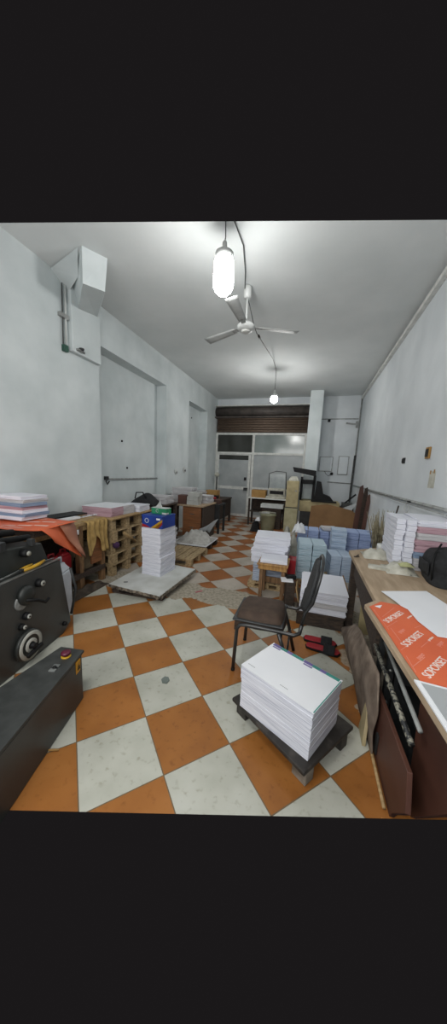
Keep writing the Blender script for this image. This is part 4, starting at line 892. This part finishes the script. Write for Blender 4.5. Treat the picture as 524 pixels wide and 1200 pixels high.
t = thing('near_bench', 'nearest bench on the right with brown side panels and pale top edge', 'work bench', (.9, 1.3, 0))
nb = MB(); nb.hexa([(.395, 1.87, .763), (.50, .80, .763), (1.25, .80, .763), (1.25, 2.28, .763), (.60, 2.16, .763)][0:4], [(.395, 1.87, .803), (.50, .80, .803), (1.25, .80, .803), (1.25, 2.28, .803)])
nb.v = []; nb.f = []; nb.mi = []; nb.sm = []
nb.prism([(.392, 1.87, .775), (.50, .80, .775), (1.25, .80, .775), (1.25, 1.95, .775), (.46, 1.95, .775)], (0, 0, .030)); nb.build('bench_top', m_woody, t, .003)
MB().prism([(.60, 1.42, 0), (.60, 1.34, 0), (.60, 1.10, .35), (.60, .86, .70), (.60, .86, .772), (.60, 1.46, .772)], (.025, 0, 0)).build('side_panel', m_brownlam, t, .002)
MB().box(.615, 1.24, 1.86, 1.89, 0, .772).build('end_panel', m_darkmetal, t, .003)
MB().box(1.2, 1.24, 1.3, 1.86, .0, .772).build('rear_panel', m_darkmetal, t)
MB().box(.64, 1.2, 1.45, 1.86, .30, .32).build('shelf', m_darkmetal, t)
MB().tube([(.505, 1.95, .50), (.515, 1.25, .47)], .014, 8).build('speckled_rail', m_rail, t)
MB().tube([(.545, 1.90, .56), (.56, 1.30, .50)], .011, 8).build('grey_rod', m_conduit, t)
MB().box(.56, .60, 1.84, 1.88, .0, .772).build('front_leg', m_darkmetal, t, .003)
for k in range(5): MB().lathe([(.012, 0), (.012, .012)], (.575, 1.83, .2+.11*k), (0, -1, 0), 8).build('bolt', m_steel, t)
MB().box(.52, .55, 1.9, 1.93, .0, .76).build('post', m_darkmetal, t)
MB().box(.62, 1.2, 1.36, 1.86, .05, .07).build('lower_shelf', m_darkmetal, t)  # added dark board standing in for the shade inside the bench
t = thing('lower_crate_side', 'reddish-brown panel standing on the floor below the near bench', 'panel', (.5, 1.5, 0))
MB().prism([(.49, 1.92, 0), (.50, 1.31, 0), (.50, 1.28, .058), (.50, 1.163, .218), (.50, 1.21, .372), (.495, 1.86, .33), (.485, 1.93, .24)], (.022, 0, 0)).build('panel_board', m_brownlam, t, .003)
MB().tube([(.475, 1.90, .02), (.482, 1.33, .012)], .009, 6).build('pale_edging', m_wood, t)
MB().ob((.49, 1.60, .10), .01, .03, .12).build('green_stain_strip', m_darkmetal, t)
tag(MB().hexa([(.435, 1.66, 0), (.455, 1.66, 0), (.455, 1.80, .0), (.435, 1.80, 0)], [(.445, 1.70, .20), (.462, 1.70, .20), (.462, 1.76, .22), (.445, 1.76, .22)]).build('pale_slat', mat('pale_slat', 'b3a582', '9c8e6c'), None, .002, (.44, 1.7, 0)), 'short pale slat standing by the brown panel', 'slat')
sk = MB()
LO = [(.44, 2.95, .012), (.448, 2.75, .015), (.451, 2.51, .015), (.455, 2.19, .015), (.462, 1.90, .015), (.466, 1.60, .015)]
HI = [(.53, 2.86, .15), (.50, 2.62, .29), (.475, 2.30, .40), (.468, 1.95, .47), (.47, 1.70, .47), (.472, 1.62, .36)]
def lerpl(L_, u_):
    k = min(len(L_)-2, int(u_*(len(L_)-1))); f_ = u_*(len(L_)-1)-k; return Vector(L_[k]).lerp(Vector(L_[k+1]), f_)
def skf(u_, v_):
    p_ = lerpl(LO, u_).lerp(lerpl(HI, u_), v_); p_.x -= .05*math.sin(PI*v_)*(1-u_)**.5 - .006*math.sin(14*u_+9*v_); return p_
tag(sk.grid(skf, 30, 12, .008).build('dusty_sacking', m_burlap, None, 0, (.45, 2.3, 0)), 'dusty brown warped sheet leaning along the bench foot by the slippers', 'sheet')
heap(.78, 2.5, 0, .24, .42, .16, 31, 'cement_rubble', 'grey rubble and dust under the long bench', 'rubble', mat('grey_rubble', '8a8276', '6b6459', .95, 12, 6, .4), 14)

# orange sheet on the near bench
ZS = .808
ob_ = thing('orange_wrapper', 'orange printed wrapper sheet lying on the near right bench', 'wrapper paper', (.6, 1.6, ZS))
MB().prism([(.413, 1.836, ZS), (.442, 1.60, ZS), (.462, 1.38, ZS), (.485, 1.195, ZS), (.60, 1.18, ZS), (.95, 1.16, ZS), (1.0, 1.75, ZS), (.615, 1.93, ZS), (.56, 1.935, ZS), (.497, 1.94, ZS)], (0, 0, .002)).build('wrapper_sheet', m_orange, ob_)
def text(s, loc, size, rz, m, parent, name, ax=0):
    cu = D.curves.new(name, 'FONT'); cu.body = s; cu.size = size; cu.extrude = .0004; cu.offset = .0005; cu.space_character = .92
    tmp = D.objects.new('tmp', cu); C.objects.link(tmp); bpy.context.view_layer.update()
    me = D.meshes.new_from_object(tmp.evaluated_get(bpy.context.evaluated_depsgraph_get())); D.objects.remove(tmp)
    R = Matrix.Rotation(math.radians(rz), 4, 'Z'); off = Vector((0, 0, 0)); q_ = parent
    while q_ is not None: off += Vector(q_.location); q_ = q_.parent
    me.transform(Matrix.Translation(Vector(loc)-off) @ R); me.materials.clear(); me.materials.append(m)
    o = D.objects.new(name, me); C.objects.link(o); o.parent = parent; return o
ZT = ZS+.0025
for k, (x, y) in enumerate(((.475, 1.655), (.505, 1.436), (.527, 1.225))):
    text('SOPORSET', (x, y, ZT), .047, 53, m_print, ob_, 'printed_lettering'); text('premium', (x+.125, y+.10, ZT), .017, 53, m_print, ob_, 'small_lettering')
ln = MB()
for (a, b_) in (((.43, 1.80), (.46, 1.58)), ((.455, 1.60), (.53, 1.70)), ((.475, 1.60), (.49, 1.48)), ((.47, 1.40), (.55, 1.50)), ((.48, 1.36), (.485, 1.25)), ((.46, 1.72), (.56, 1.88)), ((.57, 1.46), (.66, 1.58)), ((.48, 1.28), (.56, 1.38)), ((.60, 1.65), (.67, 1.72))):
    va = Vector((*a, ZT)); vb = Vector((*b_, ZT)); n_ = (vb-va).cross(Vector((0, 0, 1))).normalized()*.0018
    ln.add([va-n_, vb-n_, vb+n_, va+n_], [(0, 1, 2, 3)]); 
ln.build('printed_lines', m_printfaint, ob_)
for (x, y) in ((.51, 1.56), (.53, 1.35), (.66, 1.50)): text('paper', (x, y, ZT), .03, 53, m_printfaint, ob_, 'faint_lettering')
MB().prism([(.445, 1.85, ZS+.003), (.47, 1.83, ZS+.004), (.49, 1.875, ZS+.006)], (0, 0, .002)).build('torn_corner', m_sheet, ob_)
tag(MB().prism([(.539, 2.128, ZS), (.585, 1.991, ZS+.003), (.603, 1.91, ZS+.006), (.63, 1.874, ZS+.006), (.64, 1.73, ZS+.006), (.683, 1.589, ZS+.006), (.80, 1.60, ZS+.006), (1.15, 1.55, ZS+.006), (1.05, 1.98, ZS+.006), (.901, 2.055, ZS+.003), (.856, 2.261, ZS)], (0, 0, .003)).build('white_sheet', m_sheet, None, 0, (.8, 1.9, ZS)), 'large plain white sheet overlapping the orange wrapper on the right bench', 'sheet')
t = thing('grey_sheet_pad', 'grey sheet with a pale rim at the near end of the right bench', 'sheet pad', (.6, 1.0, ZS))
MB().prism([(.458, 1.187, ZS+.003), (.492, .85, ZS+.003), (1.1, .85, ZS+.003), (1.1, 1.16, ZS+.003), (.60, 1.175, ZS+.003)], (0, 0, .008)).build('pad', m_sheet, t, .001)
MB().prism([(.478, 1.17, ZS+.011), (.510, .85, ZS+.011), (1.08, .85, ZS+.011), (1.08, 1.14, ZS+.011), (.60, 1.16, ZS+.011)], (0, 0, .002)).build('grey_cover', m_greysheet, t)
# book stacks on long bench
hn9 = ['lowest', 'second', 'third', 'fourth', 'fifth', 'sixth', 'seventh', 'eighth', 'topmost']
mm_ = [m_paper, m_paperdblue, m_papergrey, m_paperpink, m_papergrey, m_paperpink, m_papergrey, m_paper, m_paper]
for c_, (bx_, by_, nm_) in enumerate(((.810, 3.08, 'leftmost'), (.884, 3.04, 'second'))):
    for k in range(9):
        stack('white_booklet_pile', '%s layer of the %s narrow white booklet column on the bench' % (hn9[k], nm_), 'booklets', bx_+.002*((k*5) % 3), by_+.006*((k*7) % 3), .801+k*.0485, .070, .46, .046, m_paper, (0, .3, -.3, .5, 0, -.3, .3, 0, .3)[k]-1.5, 2, .002, 'narrow white booklet columns')
for k in range(8):
    stack('paper_ream', '%s layer of the wide mixed paper stack by the right wall' % hn9[k], 'paper ream', 1.085, 3.02, .801+k*.056, .31, .50, .054, [m_papergrey, m_papergrey, m_paperdblue, m_paperpink, m_paperpink, m_papergrey, m_paperpink, m_paper][k], (0, .8, -.5, .4, -1, 1, 0, -.6)[k]-2, 4, .006, 'wide mixed stack by the right wall')
# black bag
bg = thing('black_shoulder_bag', 'black cloth bag slumped on the right bench before the stacks', 'bag', (1.1, 2.62, .8))
def bf(u_, v_):
    a = 2*PI*u_; z = v_; c_ = math.cos(a); s_ = math.sin(a)
    k = (1-max(0, z-.55)**2*2.2)*(1+.05*math.sin(3*a+2)+.05*math.sin(9*z+2*a))
    e = (abs(c_)**3+abs(s_)**3)**(-1/3)
    if z > .99: k *= .05
    return (1.085+.145*k*e*c_-.01*z, 2.57+.19*k*e*s_+.04*z, .802+.27*z*(1+.10*math.sin(a+2.2)))
MB().grid(bf, 40, 16, .003).build('bag_body', m_blackcloth, bg)
MB().tube([(.95, 2.45, .83), (.93, 2.43, .93), (.95, 2.48, 1.03), (1.02, 2.57, 1.10)], .008, 6).build('strap', m_black, bg)
MB().grid(lambda u_, v_: (.935+.004*math.sin(9*u_)-.006*v_, 2.48+.2*u_, .86+.10*v_), 8, 4, .01).build('pocket', m_blackcloth, bg)
heap(.70, 3.12, .801, .13, .13, .085, 41, 'folded_white_cloth', 'crumpled whitish cloth on the right bench near its far corner', 'cloth', m_creamw, 10)
heap(.80, 2.72, .801, .12, .13, .085, 42, 'crumpled_cloth', 'creamy crumpled cloth beside the black bag', 'cloth', m_creamw, 10)
heap(.83, 2.66, .87, .055, .05, .025, 43, 'yellow_cloth', 'yellowish green rag on the creamy cloth', 'rag', m_ygreen, 8)
stack('thin_booklet', 'thin flat booklet lying on the right bench before the white cloth', 'booklet', .655, 2.70, .801, .20, .09, .018, m_creamw, -12, 2)
tag(MB().lathe([(.04, 0), (.045, .01), (.045, .07), (.04, .075)], (.80, 3.40, .80), n=16).build('small_white_cup', m_white, None, 0, (.80, 3.40, .8)), 'small white cup at the far end of the right bench', 'cup')
tag(MB().tube([(.50, 3.02, .803), (.53, 3.08, .806)], .006, 6).ob((.5, 3.0, .806), .05, .02, .008, .5).build('twig_scrap', m_darkwood, None, 0, (.5, 3.0, .8)), 'dark scrap at the left far corner of the right bench', 'scrap')
# broom bundle
t = thing('straw_broom', 'upturned bundle of dry straw brooms behind the right bench', 'broom', (1.02, 4.45, 0))
br = MB(); rnd = random.Random(5)
for k in range(95):
    a = rnd.uniform(0, 2*PI); r_ = rnd.uniform(0, .17); h_ = rnd.uniform(.75, 1.15)
    br.tube([(1.02+r_*.3*math.cos(a), 4.45+r_*.3*math.sin(a), .45), (1.02+r_*.8*math.cos(a), 4.45+r_*.8*math.sin(a), .8), (1.02+r_*1.25*math.cos(a), 4.45+r_*1.25*math.sin(a)+.02, h_)], [.006, .007, .003], 4)
br.build('straw_head', m_broom, t)
MB().tube([(1.02, 4.45, 0), (1.02, 4.45, .55)], .02, 8).build('handle', m_darkwood, t)
MB().tube([(1.10, 4.42, .6), (1.17, 4.38, 1.22)], .01, 6).build('long_stem', m_darkwood, t)
